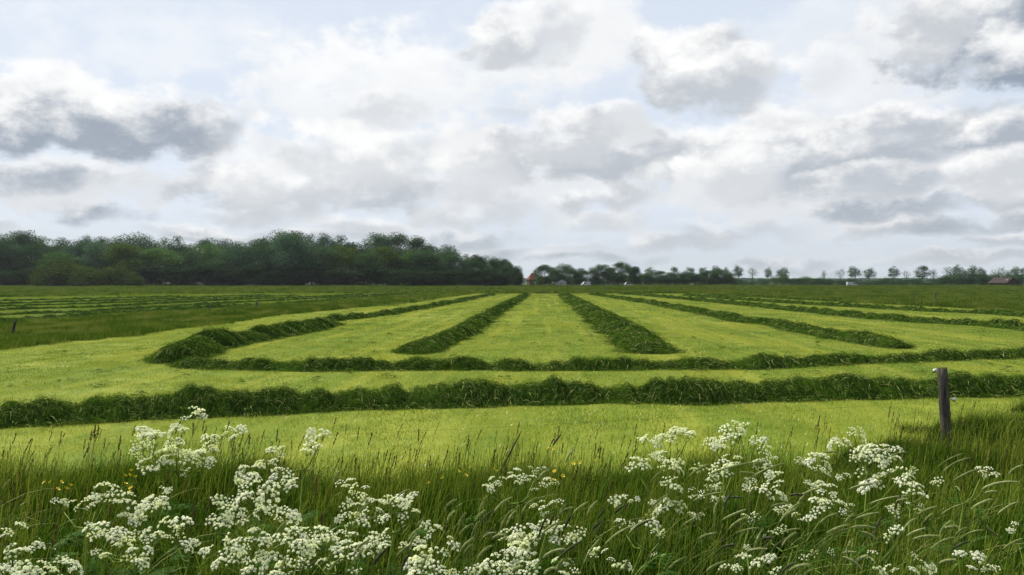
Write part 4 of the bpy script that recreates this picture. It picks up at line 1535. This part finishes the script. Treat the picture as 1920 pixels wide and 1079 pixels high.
def fern_mesh(seed_):
    """fern-like divided leaf of unit length along +X, drooping"""
    rg = random.Random(seed_)
    b = MB()
    pt = lambda t: Vector((t, 0, 0.28 * math.sin(t * 2.6) - 0.1 * t * t))
    b.tube([pt(0), pt(0.35), pt(0.7), pt(1.0)], [0.010, 0.008, 0.005, 0.002], 3, m=1, cap=False)
    for i in range(9):
        t = 0.22 + 0.085 * i
        L = 0.40 * (1 - t) + 0.06
        for s_ in (-1, 1):
            o_ = pt(t)
            d = Vector((0.5, s_ * 0.86, rg.uniform(-0.25, 0.05))).normalized()
            nn = max(3, int(L / 0.045))
            for j in range(nn):
                q = o_ + d * L * (j + 0.6) / nn
                w = L * 0.34 * (1 - j / nn) + 0.014
                for v_ in (-1, 1):
                    e_ = (d * 0.6 + Vector((0.8 * v_, -0.2 * s_ * v_, rg.uniform(-0.2, 0.2)))).normalized()
                    si = e_.cross(Vector((0, 0, 1))).normalized() * w * 0.28
                    b.poly([q, q + e_ * w * 0.5 + si, q + e_ * w, q + e_ * w * 0.5 - si])
    return tinted(b.mesh('fern_leaf', [M_FERN, M_STEM]))


FERNS = [fern_mesh(200 + i) for i in range(4)]

# flower heads of each plant as seen in the photograph: ((x, y, width), ...), label
PLANTS = [
    ([(365, 775, 38), (337, 802, 30), (285, 812, 52), (268, 822, 42), (257, 845, 28), (330, 824, 32), (316, 840, 36), (301, 845, 20), (287, 868, 48), (340, 857, 48), (362, 852, 38), (393, 820, 28), (390, 840, 30), (347, 884, 24), (383, 866, 28)],
     'tall spreading cow parsley on the left whose topmost head overlaps the dark windrow'),
    ([(437, 807, 42)], 'cow parsley with one lone flat head just right of the tallest left plant'),
    ([(593, 813, 40), (590, 837, 38), (520, 843, 30)], 'slender cow parsley whose heads stand alone against the mown field, left of centre'),
    ([(470, 880, 42), (455, 900, 38), (500, 868, 34), (530, 885, 38), (540, 905, 34), (490, 915, 58), (470, 925, 42)], 'cow parsley with a dense ring of heads left of centre'),
    ([(417, 943, 48), (407, 975, 38), (443, 960, 38), (467, 973, 28), (500, 953, 38), (537, 963, 42)], 'cow parsley just below the plant with the ring of heads'),
    ([(193, 920, 38), (220, 933, 48), (117, 937, 28), (150, 940, 32), (180, 935, 28)], 'cow parsley beside the yellow buttercups at left'),
    ([(280, 947, 52), (263, 957, 42), (247, 967, 34), (313, 917, 30), (293, 938, 34)], 'cow parsley with a slanting row of full heads below the tall left plant'),
    ([(183, 983, 42), (186, 997, 38), (233, 1000, 48), (267, 1000, 38), (287, 1005, 30)], 'cow parsley with one upright head at its left, low on the left side'),
    ([(327, 980, 52), (333, 993, 42), (357, 1013, 32), (390, 1030, 30)], 'cow parsley with a pale bulky head right of the slanting row at left'),
    ([(200, 1030, 38), (257, 1037, 42), (267, 1045, 34)], 'short cow parsley with two small heads near the bottom left'),
    ([(20, 990, 30), (7, 1003, 25), (37, 1027, 42), (62, 1022, 28), (20, 1055, 30)], 'cow parsley at the left edge above the large bottom heads'),
    ([(7, 1076, 48), (50, 1068, 48), (80, 1070, 52), (113, 1064, 56)], 'cow parsley with large bright heads in the bottom left corner'),
    ([(437, 1015, 42), (427, 1045, 42), (447, 1030, 38), (483, 1005, 48), (493, 1050, 48), (467, 1057, 38)], 'crowded cow parsley at the bottom, between the left corner and centre'),
    ([(530, 1012, 42), (560, 995, 42), (553, 1050, 48), (537, 1062, 48), (573, 1020, 42)], 'cow parsley with loose heads left of the brightest bottom clump'),
    ([(587, 1010, 52), (610, 997, 48), (627, 1013, 48), (617, 1057, 38), (650, 1003, 38), (657, 1033, 42), (663, 1073, 28)], 'cow parsley with the widest bright clump at bottom left of centre'),
    ([(647, 907, 28), (673, 920, 34), (660, 940, 34), (673, 973, 38), (645, 965, 24)], 'cow parsley in mid-height with nodding heads left of the fork-stemmed one'),
    ([(703, 947, 34), (733, 940, 34), (763, 937, 38), (770, 957, 34), (720, 970, 24)], 'cow parsley with a forked pale stem and heads hanging right, left of centre'),
    ([(713, 1000, 42), (710, 1020, 48), (700, 1035, 30)], 'cow parsley with one dense tall cluster below the forked stem'),
    ([(810, 987, 34), (797, 1007, 28), (843, 1007, 18), (770, 1020, 34), (840, 1027, 28)], 'cow parsley with small sparse heads left of the bottom centre'),
    ([(803, 1037, 52), (797, 1063, 58), (787, 1050, 42), (837, 1073, 42), (870, 1075, 38)], 'cow parsley with very bright large heads at the bottom edge left of centre'),
    ([(917, 910, 24), (933, 900, 28), (927, 907, 24), (963, 883, 20), (970, 895, 30), (990, 893, 28), (1002, 880, 25), (1010, 912, 25), (1035, 903, 25), (1020, 877, 12)], 'cow parsley with small button-like heads standing in dark grass at centre'),
    ([(1010, 943, 25), (1027, 947, 25), (1043, 937, 20), (1020, 962, 20)], 'small cow parsley right below the button-like heads at centre'),
    ([(957, 1000, 38), (983, 997, 48), (987, 1017, 52), (973, 1030, 48), (1033, 983, 42), (1053, 987, 28)], 'cow parsley with a large domed cluster at the bottom centre'),
    ([(1048, 1010, 28), (1080, 997, 32), (1057, 1050, 34)], 'cow parsley with an upright oval head right of the domed cluster'),
    ([(927, 1060, 42), (903, 1057, 24), (957, 1060, 38), (993, 1062, 42), (937, 1040, 28), (947, 1077, 28), (1067, 1077, 38)], 'cow parsley with a row of bright heads along the bottom edge at centre'),
    ([(1127, 1030, 28), (1160, 1057, 38), (1112, 1042, 20)], 'low cow parsley right of centre near the bottom edge'),
    ([(1162, 938, 32), (1190, 937, 20), (1173, 980, 28), (1213, 977, 28), (1237, 997, 28), (1237, 1040, 22)], 'sparse cow parsley among arching grass heads right of centre'),
    ([(1220, 823, 38), (1250, 823, 34), (1270, 807, 34), (1288, 811, 24)], 'cow parsley with the high leftmost heads of the right-hand group'),
    ([(1200, 867, 36), (1233, 853, 34), (1260, 873, 42), (1257, 903, 34), (1237, 950, 46), (1260, 947, 38)], 'cow parsley at the left side of the right-hand group, its lower heads broad'),
    ([(1350, 831, 38), (1385, 796, 30), (1373, 808, 38), (1338, 831, 28)], 'cow parsley with the highest head of the right-hand group'),
    ([(1420, 823, 28), (1435, 842, 26), (1451, 862, 20), (1424, 870, 38)], 'cow parsley with a chain of heads descending to the right in the right-hand group'),
    ([(1319, 877, 46), (1354, 877, 42), (1373, 862, 38), (1338, 908, 32), (1307, 924, 30), (1342, 932, 28)], 'cow parsley with broad heads behind the long arching grass stems'),
    ([(1451, 893, 34), (1404, 905, 34), (1451, 920, 42), (1466, 951, 34), (1303, 963, 28), (1404, 967, 28)], 'cow parsley in the lower middle of the right-hand group'),
    ([(1501, 862, 28), (1532, 858, 36), (1536, 877, 28), (1525, 905, 28)], 'cow parsley with three close heads between the two large right groups'),
    ([(1575, 829, 30), (1606, 809, 32), (1610, 850, 46), (1633, 854, 42), (1622, 842, 38), (1641, 835, 25), (1672, 842, 26), (1668, 862, 34), (1637, 893, 54)], 'full cow parsley nearest the wooden post on its left'),
    ([(1579, 893, 25), (1552, 916, 34), (1552, 936, 28), (1684, 881, 25), (1587, 951, 30), (1672, 951, 28)], 'cow parsley beneath the full plant left of the post'),
    ([(1699, 901, 38), (1711, 916, 36), (1715, 947, 28), (1711, 881, 18)], 'cow parsley with heads strung downwards below the wooden post'),
    ([(1540, 947, 34), (1509, 971, 34), (1466, 990, 22), (1443, 1002, 20)], 'cow parsley with small greenish heads low in the right half'),
    ([(1839, 877, 25), (1855, 889, 20), (1793, 914, 10), (1758, 901, 22)], 'thin cow parsley with tiny heads right of the post'),
    ([(1389, 1052, 34), (1373, 1064, 25), (1439, 1052, 34), (1451, 1068, 25), (1400, 1023, 15)], 'low cow parsley at the bottom edge, left part of the right half'),
    ([(1509, 1044, 20), (1528, 1035, 20), (1558, 1031, 15), (1633, 1041, 22), (1684, 998, 28), (1709, 1039, 15)], 'scattered small cow parsley heads low in the right half'),
    ([(1660, 1068, 34), (1680, 1068, 20), (1719, 1064, 34), (1734, 1060, 25)], 'cow parsley touching the bottom edge below the wooden post'),
    ([(1816, 1037, 30), (1839, 1064, 32), (1855, 1064, 25)], 'cow parsley in the bottom right corner area'),
    ([(1897, 986, 28)], 'lone pale cow parsley head near the right edge'),
    ([(2010, 1000, 34), (2040, 1020, 34), (1990, 1060, 34)], 'cow parsley just beyond the right edge'),
]


def plant_depth(y):
    return float(np.interp(y, [775, 810, 850, 900, 950, 1000, 1050, 1080], [6.2, 5.9, 5.5, 4.9, 4.4, 3.9, 3.45, 3.2]))


for (heads, label) in PLANTS[:-1]:
    ytop = min(h[1] for h in heads)
    D = plant_depth(ytop) + rng.uniform(-0.15, 0.15)
    mx = sum(h[0] for h in heads) / len(heads)
    my = sum(h[1] for h in heads) / len(heads)
    root_x = (mx - 960) / F * D - rng.uniform(0.02, 0.14)
    root = Vector((root_x, D, float(bank(root_x, D))))
    e = empty('cow_parsley', root, label, 'cow parsley', 'cow parsley on the near bank')
    pts = []
    for (hx_, hy_, hw) in heads:
        d = D + rng.uniform(-0.16, 0.16)
        P = Vector(at_d(hx_, hy_, d))
        pts.append((P, hw * d / F))
    cz = sum(p[0].z for p in pts) / len(pts)
    node = Vector((root.x * 0.55 + sum(p[0].x for p in pts) / len(pts) * 0.45, D, root.z + (cz - root.z) * 0.55))
    node2 = Vector((sum(p[0].x for p in pts) / len(pts), D, node.z + (cz - node.z) * 0.55))
    sb = MB()
    sb.tube([Vector((0, 0, -0.03)), (node - root) * 0.5 + Vector((-0.012, 0, 0)), node - root], [0.0095, 0.0080, 0.0062], 6)
    if len(pts) > 1:
        sb.tube([node - root, (node2 - root)], [0.0062, 0.0048], 6)
    um = []
    for (P, W_) in pts:
        k = 1 if W_ < 0.055 else (2 if W_ < 0.085 else (3 if W_ < 0.12 else 4))
        k = min(4, k + (1 if W_ > 0.1 else 0))
        src = node if (P - node).length < (P - node2).length * 1.15 or len(pts) == 1 else node2
        side = (P - src)
        joint = P - Vector((0, 0, W_ * 0.75)) - side * 0.05
        mid = src + (joint - src) * 0.5 + Vector((0, 0, -0.03 - 0.05 * abs(side.x)))
        sb.tube([src - root, mid - root, joint - root], [0.0050, 0.0040, 0.0032], 5)
        for i in range(k):
            R_ = W_ * (0.54 if k == 1 else (0.42 if k == 2 else 0.35)) * rng.uniform(0.65, 1.25)
            off = Vector((0, 0, 0)) if k == 1 else Vector((math.cos(TAU * i / k + 0.6) * W_ * 0.36, rng.uniform(-0.5, 0.5) * W_, math.sin(TAU * i / k + 0.6) * W_ * 0.20))
            c = P + off - Vector((0, 0, R_ * 0.75))
            sb.tube([joint - root, (joint + c) / 2 - root + Vector((0, 0, -0.004)), c - root], [0.0020, 0.0016, 0.0014], 4, cap=False)
            um.append((c, R_))
    st = obj('stem', tinted(sb.mesh('stem', M_STEM)), e)
    for (c, R_) in um:
        u_ = obj('umbel', UMBELS[int(rng.integers(0, 7))], e, loc=c - root)
        u_.rotation_euler = (rng.normal(0.05, 0.45), rng.normal(0.22, 0.42), rng.uniform(0, TAU))
        u_.scale = (R_, R_, R_ * rng.uniform(0.8, 1.1))
    for i in range(int(rng.integers(4, 7))):
        t = rng.uniform(0.05, 0.75)
        b0 = Vector((0, 0, 0)).lerp(node - root, t)
        f_ = obj('leaf', FERNS[int(rng.integers(0, 4))], e, loc=b0)
        f_.rotation_euler = (rng.normal(0, 0.3), rng.uniform(-0.7, -0.1), rng.uniform(0, TAU))
        L_ = rng.uniform(0.16, 0.32)
        f_.scale = (L_, L_, L_)

# loose ferny undergrowth between the plants
def under_patch():
    b = MB()
    return None


SRC_FERN = source_set('ferns', FERNS)
n = 900
y = rng.uniform(2.0, 6.6, n)
x = rng.uniform(-1, 1, n) * (y * 0.66 + 0.8)
k = rng.random(n) < np.clip(1.25 - (y - 2) / 4.2, 0.1, 1)
x, y = x[k], y[k]
n = len(x)
zz = bank(x, y) + rng.uniform(0.08, 0.48, n)
sf = rng.uniform(0.14, 0.34, n)
o = scatter('fern_leaf_undergrowth', 'dark divided leaves tangled between the grass below the white flowers', 'undergrowth', np.stack([x, y, zz], -1), sf, rng.uniform(0, TAU, n), SRC_FERN, 4)

# broad arching leaves, bent pale stems and dead straw between the flowers
def arch_mesh(seed_, n, w0, w1, Lm, m, droop):
    rg = random.Random(seed_)
    V, F_, T = [], [], []
    for _ in range(n):
        a = rg.gauss(0.0, 1.1)
        L = Lm * rg.uniform(0.6, 1.2)
        w = rg.uniform(w0, w1)
        ox, oy = rg.uniform(-0.2, 0.2), rg.uniform(-0.2, 0.2)
        el = rg.uniform(0.9, 1.4)
        b0 = len(V)
        tn = rg.random()
        px_, pz_ = 0.0, 0.0
        K_ = 8
        kink = rg.randint(3, 7) if rg.random() < 0.35 else 99
        for k in range(K_ + 1):
            t = k / K_
            ww = w * (1 - t) ** 0.6 * (0.4 + 0.6 * min(1, t * 5)) * 0.5 + 0.0003
            c, s_ = math.cos(a), math.sin(a)
            tw = 0.4 * math.sin(t * 4 + tn * 6)
            V.append((ox + px_ * c - s_ * ww, oy + px_ * s_ + c * ww, pz_ + tw * ww))
            V.append((ox + px_ * c + s_ * ww, oy + px_ * s_ - c * ww, pz_ - tw * ww))
            T += [tn, tn]
            ang = el - droop * t * t - (0.9 if k >= kink else 0)
            px_ += math.cos(ang) * L / K_
            pz_ += math.sin(ang) * L / K_
            if k < K_:
                F_.append((b0 + 2 * k, b0 + 2 * k + 1, b0 + 2 * k + 3, b0 + 2 * k + 2))
    return mesh_np('arching_leaf', V, F_, m, tint=T)


M_BROAD = leafy('broad_leaves', [(0.0, (0.018, 0.060, 0.010)), (0.6, (0.045, 0.12, 0.016)), (1.0, (0.10, 0.19, 0.03))], trans=0.35, gloss=0.03, rough=0.3, rnd=0.4)
M_DEAD = leafy('pale_straw', [(0.0, (0.10, 0.14, 0.03)), (0.6, (0.24, 0.26, 0.09)), (1.0, (0.42, 0.38, 0.20))], trans=0.15, gloss=0.01, rnd=0.5)
SRC_ARCH = source_set('arch', [arch_mesh(400 + i, 7, 0.006, 0.013, 0.62, M_BROAD, 2.3) for i in range(4)] + [arch_mesh(420 + i, 3, 0.0025, 0.004, 0.75, M_DEAD, 1.3) for i in range(3)])
n = 760
y = 2.2 + 4.6 * rng.random(n)
x = rng.uniform(-1, 1.1, n) * (y * 0.66 + 0.6)
k = rng.random(n) < np.where(x > 0.5, 1.0, 0.55)
x, y = x[k], y[k]
n = len(x)
scatter('arching_leaves', 'broad arching leaves and pale bent stems among the flowers in the foreground', 'grass', np.stack([x, y, bank(x, y)], -1),
        rng.uniform(0.7, 1.25, n), rng.normal(0, 0.5, n), SRC_ARCH, 7)

# ---------------------------------------------------------------- foxtail grass
M_FOX = leafy('foxtail_heads', [(0.0, (0.10, 0.13, 0.035)), (0.6, (0.26, 0.30, 0.11)), (1.0, (0.42, 0.45, 0.22))], trans=0.3, gloss=0.0, rnd=0.5)
M_FOXD = leafy('dark_foxtail_heads', [(0.0, (0.035, 0.045, 0.02)), (1.0, (0.10, 0.10, 0.05))], trans=0.2, gloss=0.01)
M_STRAW = leafy('grass_stems', [(0.0, (0.05, 0.09, 0.015)), (1.0, (0.13, 0.16, 0.04))], trans=0.15, gloss=0.0, rnd=0.5)


def fox_head(p0, p1, p2, r, m, density=1.0):
    """bristly seed head along a curve"""
    b = MB()
    P = [Vector(p0).lerp(Vector(p1), t).lerp(Vector(p1).lerp(Vector(p2), t), t) for t in np.linspace(0, 1, 9)]
    rad = [r * v for v in (0.35, 0.8, 0.95, 1.0, 1.0, 0.97, 0.85, 0.65, 0.2)]
    b.tube(P, [v * 0.8 for v in rad], 7)
    L = sum((P[i + 1] - P[i]).length for i in range(8))
    n = int(110 * density)
    for i in range(n):
        t = rng.uniform(0.02, 0.98) * 8
        j = min(7, int(t)); f = t - j
        c = P[j].lerp(P[j + 1], f)
        ax = (P[j + 1] - P[j]).normalized()
        u = ax.orthogonal().normalized(); w = ax.cross(u)
        a = rng.uniform(0, TAU)
        o_ = (u * math.cos(a) + w * math.sin(a))
        rr = rad[j] * (1 - f) + rad[j + 1] * f
        q = c + o_ * rr * 0.6
        tip = q + (o_ * 0.75 + ax * 1.0) * r * rng.uniform(0.6, 1.2)
        sd_ = ax.cross(o_) * r * 0.22
        b.poly([q - sd_, tip, q + sd_])
    return b


FOX = []      # (base x, base y, tip x, tip y, curve, dark, label)


def FX(*a):
    FOX.append(a)


for t in [(937, 887, 978, 808, 0.0, 1), (744, 932, 768, 918, .15, 0), (833, 956, 856, 937, .2, 0), (838, 980, 853, 958, .2, 0), (766, 1013, 792, 988, .2, 0), (861, 1003, 886, 983, .15, 0),
          (883, 1015, 899, 977, .15, 0), (927, 959, 959, 933, .15, 0), (978, 963, 1006, 933, .2, 0), (1050, 963, 1077, 952, .2, 0), (1075, 962, 1102, 942, .1, 0), (1100, 969, 1120, 939, .15, 0),
          (895, 1048, 925, 1023, .2, 0), (922, 1012, 948, 1004, .3, 0), (936, 1000, 960, 955, .15, 0), (950, 985, 968, 957, .2, 0), (899, 961, 912, 930, .05, 0), (870, 1043, 886, 1022, .2, 0),
          (1010, 1010, 1027, 966, .1, 1), (1018, 1000, 1058, 978, .2, 0), (1045, 1050, 1090, 1015, .1, 1), (1018, 1046, 1060, 1030, .2, 0), (1095, 1055, 1125, 1010, .1, 0), (1135, 1020, 1190, 985, .15, 0),
          (1036, 836, 1052, 815, .05, 1), (1060, 870, 1078, 842, .2, 0), (625, 905, 640, 880, .2, 0), (905, 1010, 930, 1000, .3, 0), (700, 1060, 725, 1030, .1, 1), (1008, 900, 1030, 880, .2, 0),
          (752, 1070, 770, 1035, .1, 1), (1180, 1000, 1220, 975, .2, 0), (960, 1075, 980, 1062, .3, 0), (1020, 1076, 1045, 1066, .3, 0), (5, 917, 18, 900, .1, 0)]:
    FX(*t)
for (x1, y1, x2, y2, c_) in [(1323, 893, 1440, 866, .12), (1395, 905, 1471, 869, .1), (1292, 893, 1330, 870, .1), (1385, 886, 1420, 890, .1), (1300, 940, 1360, 924, .15), (1545, 850, 1571, 848, .1), (1592, 918, 1640, 907, .1),
                             (1670, 855, 1700, 848, .05), (1760, 875, 1810, 850, .15), (1768, 884, 1821, 858, .15), (1790, 900, 1840, 878, .1), (1840, 918, 1912, 905, .2), (1890, 890, 1920, 872, .2), (1846, 925, 1870, 922, .1),
                             (1630, 945, 1700, 930, .1), (1680, 940, 1702, 936, .1), (1612, 997, 1646, 1016, .25), (1577, 1044, 1617, 1071, .25), (1445, 950, 1480, 945, .1), (1355, 975, 1400, 955, .05), (1280, 985, 1312, 968, .05),
                             (1380, 1000, 1425, 990, .1), (1310, 1010, 1345, 1000, .1), (1845, 985, 1870, 1006, .0), (1580, 1037, 1605, 1036, .1), (1400, 1035, 1438, 1030, .15), (1462, 1000, 1500, 992, .1), (1745, 1030, 1790, 1008, .15),
                             (1765, 965, 1805, 945, .1), (1820, 955, 1860, 936, .1), (1870, 965, 1910, 940, .1), (1700, 1005, 1738, 990, .1), (1800, 1010, 1846, 994, .15), (1880, 1030, 1918, 1010, .1), (1325, 1070, 1362, 1052, .1),
                             (1480, 1070, 1520, 1060, .2), (1600, 975, 1650, 962, .1), (1720, 965, 1757, 950, .1), (1550, 1000, 1590, 985, .1), (1250, 1070, 1285, 1045, .1), (1220, 905, 1245, 880, .1), (1500, 930, 1540, 915, .1)]:
    FX(x1, y1, x2, y2, c_, 0)
for i in range(34):
    x_ = float(rng.uniform(1180, 1930)); y_ = float(rng.uniform(925, 1078)); L_ = float(rng.uniform(18, 52)); a_ = float(rng.uniform(-0.1, 1.3))
    FX(x_, y_, x_ + L_ * math.cos(a_), y_ - L_ * math.sin(a_), .15, int(rng.random() < 0.3))
for i in range(26):
    x_ = float(rng.uniform(480, 1180)); y_ = float(rng.uniform(960, 1078)); L_ = float(rng.uniform(22, 38)); a_ = float(rng.uniform(0.6, 1.25))
    FX(x_, y_, x_ + L_ * math.cos(a_), y_ - L_ * math.sin(a_), .15, int(rng.random() < 0.3))

def fox_zone(x):
    return 0 if x < 600 else (1 if x < 900 else (2 if x < 1160 else (3 if x < 1320 else (4 if x < 1480 else (5 if x < 1600 else (6 if x < 1730 else 7))))))


ZLAB = ['at far left', 'left of bottom centre', 'around the bottom centre', 'at the left of the right-hand flowers', 'amid the right-hand flowers', 'right of the middle right flowers',
        'under the wooden post', 'right of the wooden post']
FRANK = {}
_cnt = {}
for _j in sorted(range(len(FOX)), key=lambda j: FOX[j][0]):
    _key = (fox_zone(FOX[_j][0]), FOX[_j][5])
    FRANK[_j] = _cnt.get(_key, 0)
    _cnt[_key] = FRANK[_j] + 1
for i, (x1, y1, x2, y2, cv, dk) in enumerate(FOX):
    D = plant_depth(max(770, min(1079, (y1 + y2) / 2))) * 0.92 + rng.uniform(-0.1, 0.1)
    A = Vector(at_d(x1, y1, D)); B = Vector(at_d(x2, y2, D + rng.uniform(-0.03, 0.03)))
    M_ = (A + B) / 2 + Vector((-(B - A).z, 0, (B - A).x)) * cv * 0.9
    gz = float(bank(A.x, D))
    H_ = max(0.1, A.z - gz)
    tdir = (M_ - A).normalized()
    rootx = A.x - tdir.x * H_ * 0.55 - 0.03
    root = Vector((rootx, D + rng.uniform(-0.05, 0.05), float(bank(rootx, D))))
    lab = '%s foxtail head %s, %s from left %s' % ('dark brown' if dk else 'pale green', 'bent right' if cv >= 0.15 else 'almost straight', ORD[FRANK[i]], ZLAB[fox_zone(x1)])
    if i == 0:
        lab = 'tallest dark upright foxtail, its long head rising above the grass at centre'
    e = empty('foxtail_grass', root, lab, 'grass stem', 'foxtail grass heads on the near bank')
    e['kind'] = 'thing'
    b = MB()
    K1 = A - tdir * H_ * 0.35
    pts = [root.lerp(K1, t).lerp(K1.lerp(A, t), t) - root for t in np.linspace(0, 1, 8)]
    b.tube(pts, [0.0018, 0.0018, 0.0017, 0.0016, 0.0015, 0.0014, 0.0012, 0.0011], 5)
    obj('stem', tinted(b.mesh('stem', M_STRAW)), e)
    hd = fox_head(A - root, M_ - root, B - root, 0.0066 * rng.uniform(0.8, 1.2), None)
    obj('seed_head', tinted(hd.mesh('seed_head', M_FOXD if dk else M_FOX)), e)

# ---------------------------------------------------------------- buttercups
M_YELLOW = plain('buttercup_petal', (0.80, 0.60, 0.015), 0.5)
M_CENTRE = plain('buttercup_centre', (0.45, 0.38, 0.02), 0.8)


def butter_mesh():
    b = MB()
    for k in range(5):
        a = TAU * k / 5
        t = lambda an, r_, z_: (r_ * math.cos(an), r_ * math.sin(an), z_)
        b.poly([t(a, 0.0, 0), t(a - 0.42, 0.008, 0.003), t(a - 0.5, 0.013, 0.0075), t(a, 0.0145, 0.009), t(a + 0.5, 0.013, 0.0075), t(a + 0.42, 0.008, 0.003)])
    b.tube([(0, 0, 0.001), (0, 0, 0.004), (0, 0, 0.006)], [0.0035, 0.004, 0.002], 7, m=1)
    return b.mesh('flower', [M_YELLOW, M_CENTRE])


BUT = butter_mesh()
BC = [(235, 893), (243, 892), (246, 883), (255, 895), (235, 908), (246, 916), (243, 923), (84, 905), (94, 905), (114, 905), (133, 911), (125, 917), (107, 918), (181, 931),
      (822, 869), (882, 877), (926, 880), (931, 884), (998, 826), (1027, 826), (1028, 842), (1039, 842), (970, 868), (859, 884), (873, 892), (830, 897), (1040, 884), (1055, 893), (1075, 871), (1088, 867), (1115, 865), (1038, 901), (1268, 850), (804, 907)]
BC.sort()
for i, (bx, by) in enumerate(BC):
    D = float(np.interp(by, [825, 850, 880, 930], [8.6, 7.6, 6.4, 5.2]))
    P = Vector(at_d(bx, by, D))
    root = Vector((P.x - 0.05, D, float(bank(P.x, D))))
    zl = '%s from left in the group at left' % ORD[i] if bx < 400 else ('%s from left, left of the tall dark foxtail' % ORD[i - 13] if bx < 940 else '%s from left, right of the tall dark foxtail' % ORD[i - 22])
    e = empty('buttercup', root, 'small yellow buttercup, %s' % zl, 'buttercup', 'yellow buttercups in the grass')
    b = MB(); b.tube([(0, 0, 0), (P - root) * 0.5 + Vector((-0.02, 0, 0)), P - root], [0.0014, 0.0012, 0.001], 4)
    obj('stem', tinted(b.mesh('stem', M_STEM)), e)
    f_ = obj('flower', BUT, e, loc=P - root)
    f_.rotation_euler = (rng.uniform(0.3, 1.0), rng.normal(0, 0.3), rng.uniform(0, TAU))
    f_.scale = (1.15, 1.15, 1.15)

# ---------------------------------------------------------------- air
HAZE = 0.00006
b = MB()
b.box((0, 0, 20.5), (9300, 9300, 43.0))
hm, N, out = mat('haze')
pv = N.new('ShaderNodeVolumePrincipled')
pv.inputs['Color'].default_value = c3(0.86, 0.93, 1.0)
pv.inputs['Density'].default_value = HAZE
pv.inputs['Anisotropy'].default_value = 0.3
N.l.new(pv.outputs[0], out.inputs['Volume'])
ho = obj('haze', b.mesh('haze', hm), kind='stuff')
tag(ho, 'thin summer haze lying over the whole field and the trees', 'haze')
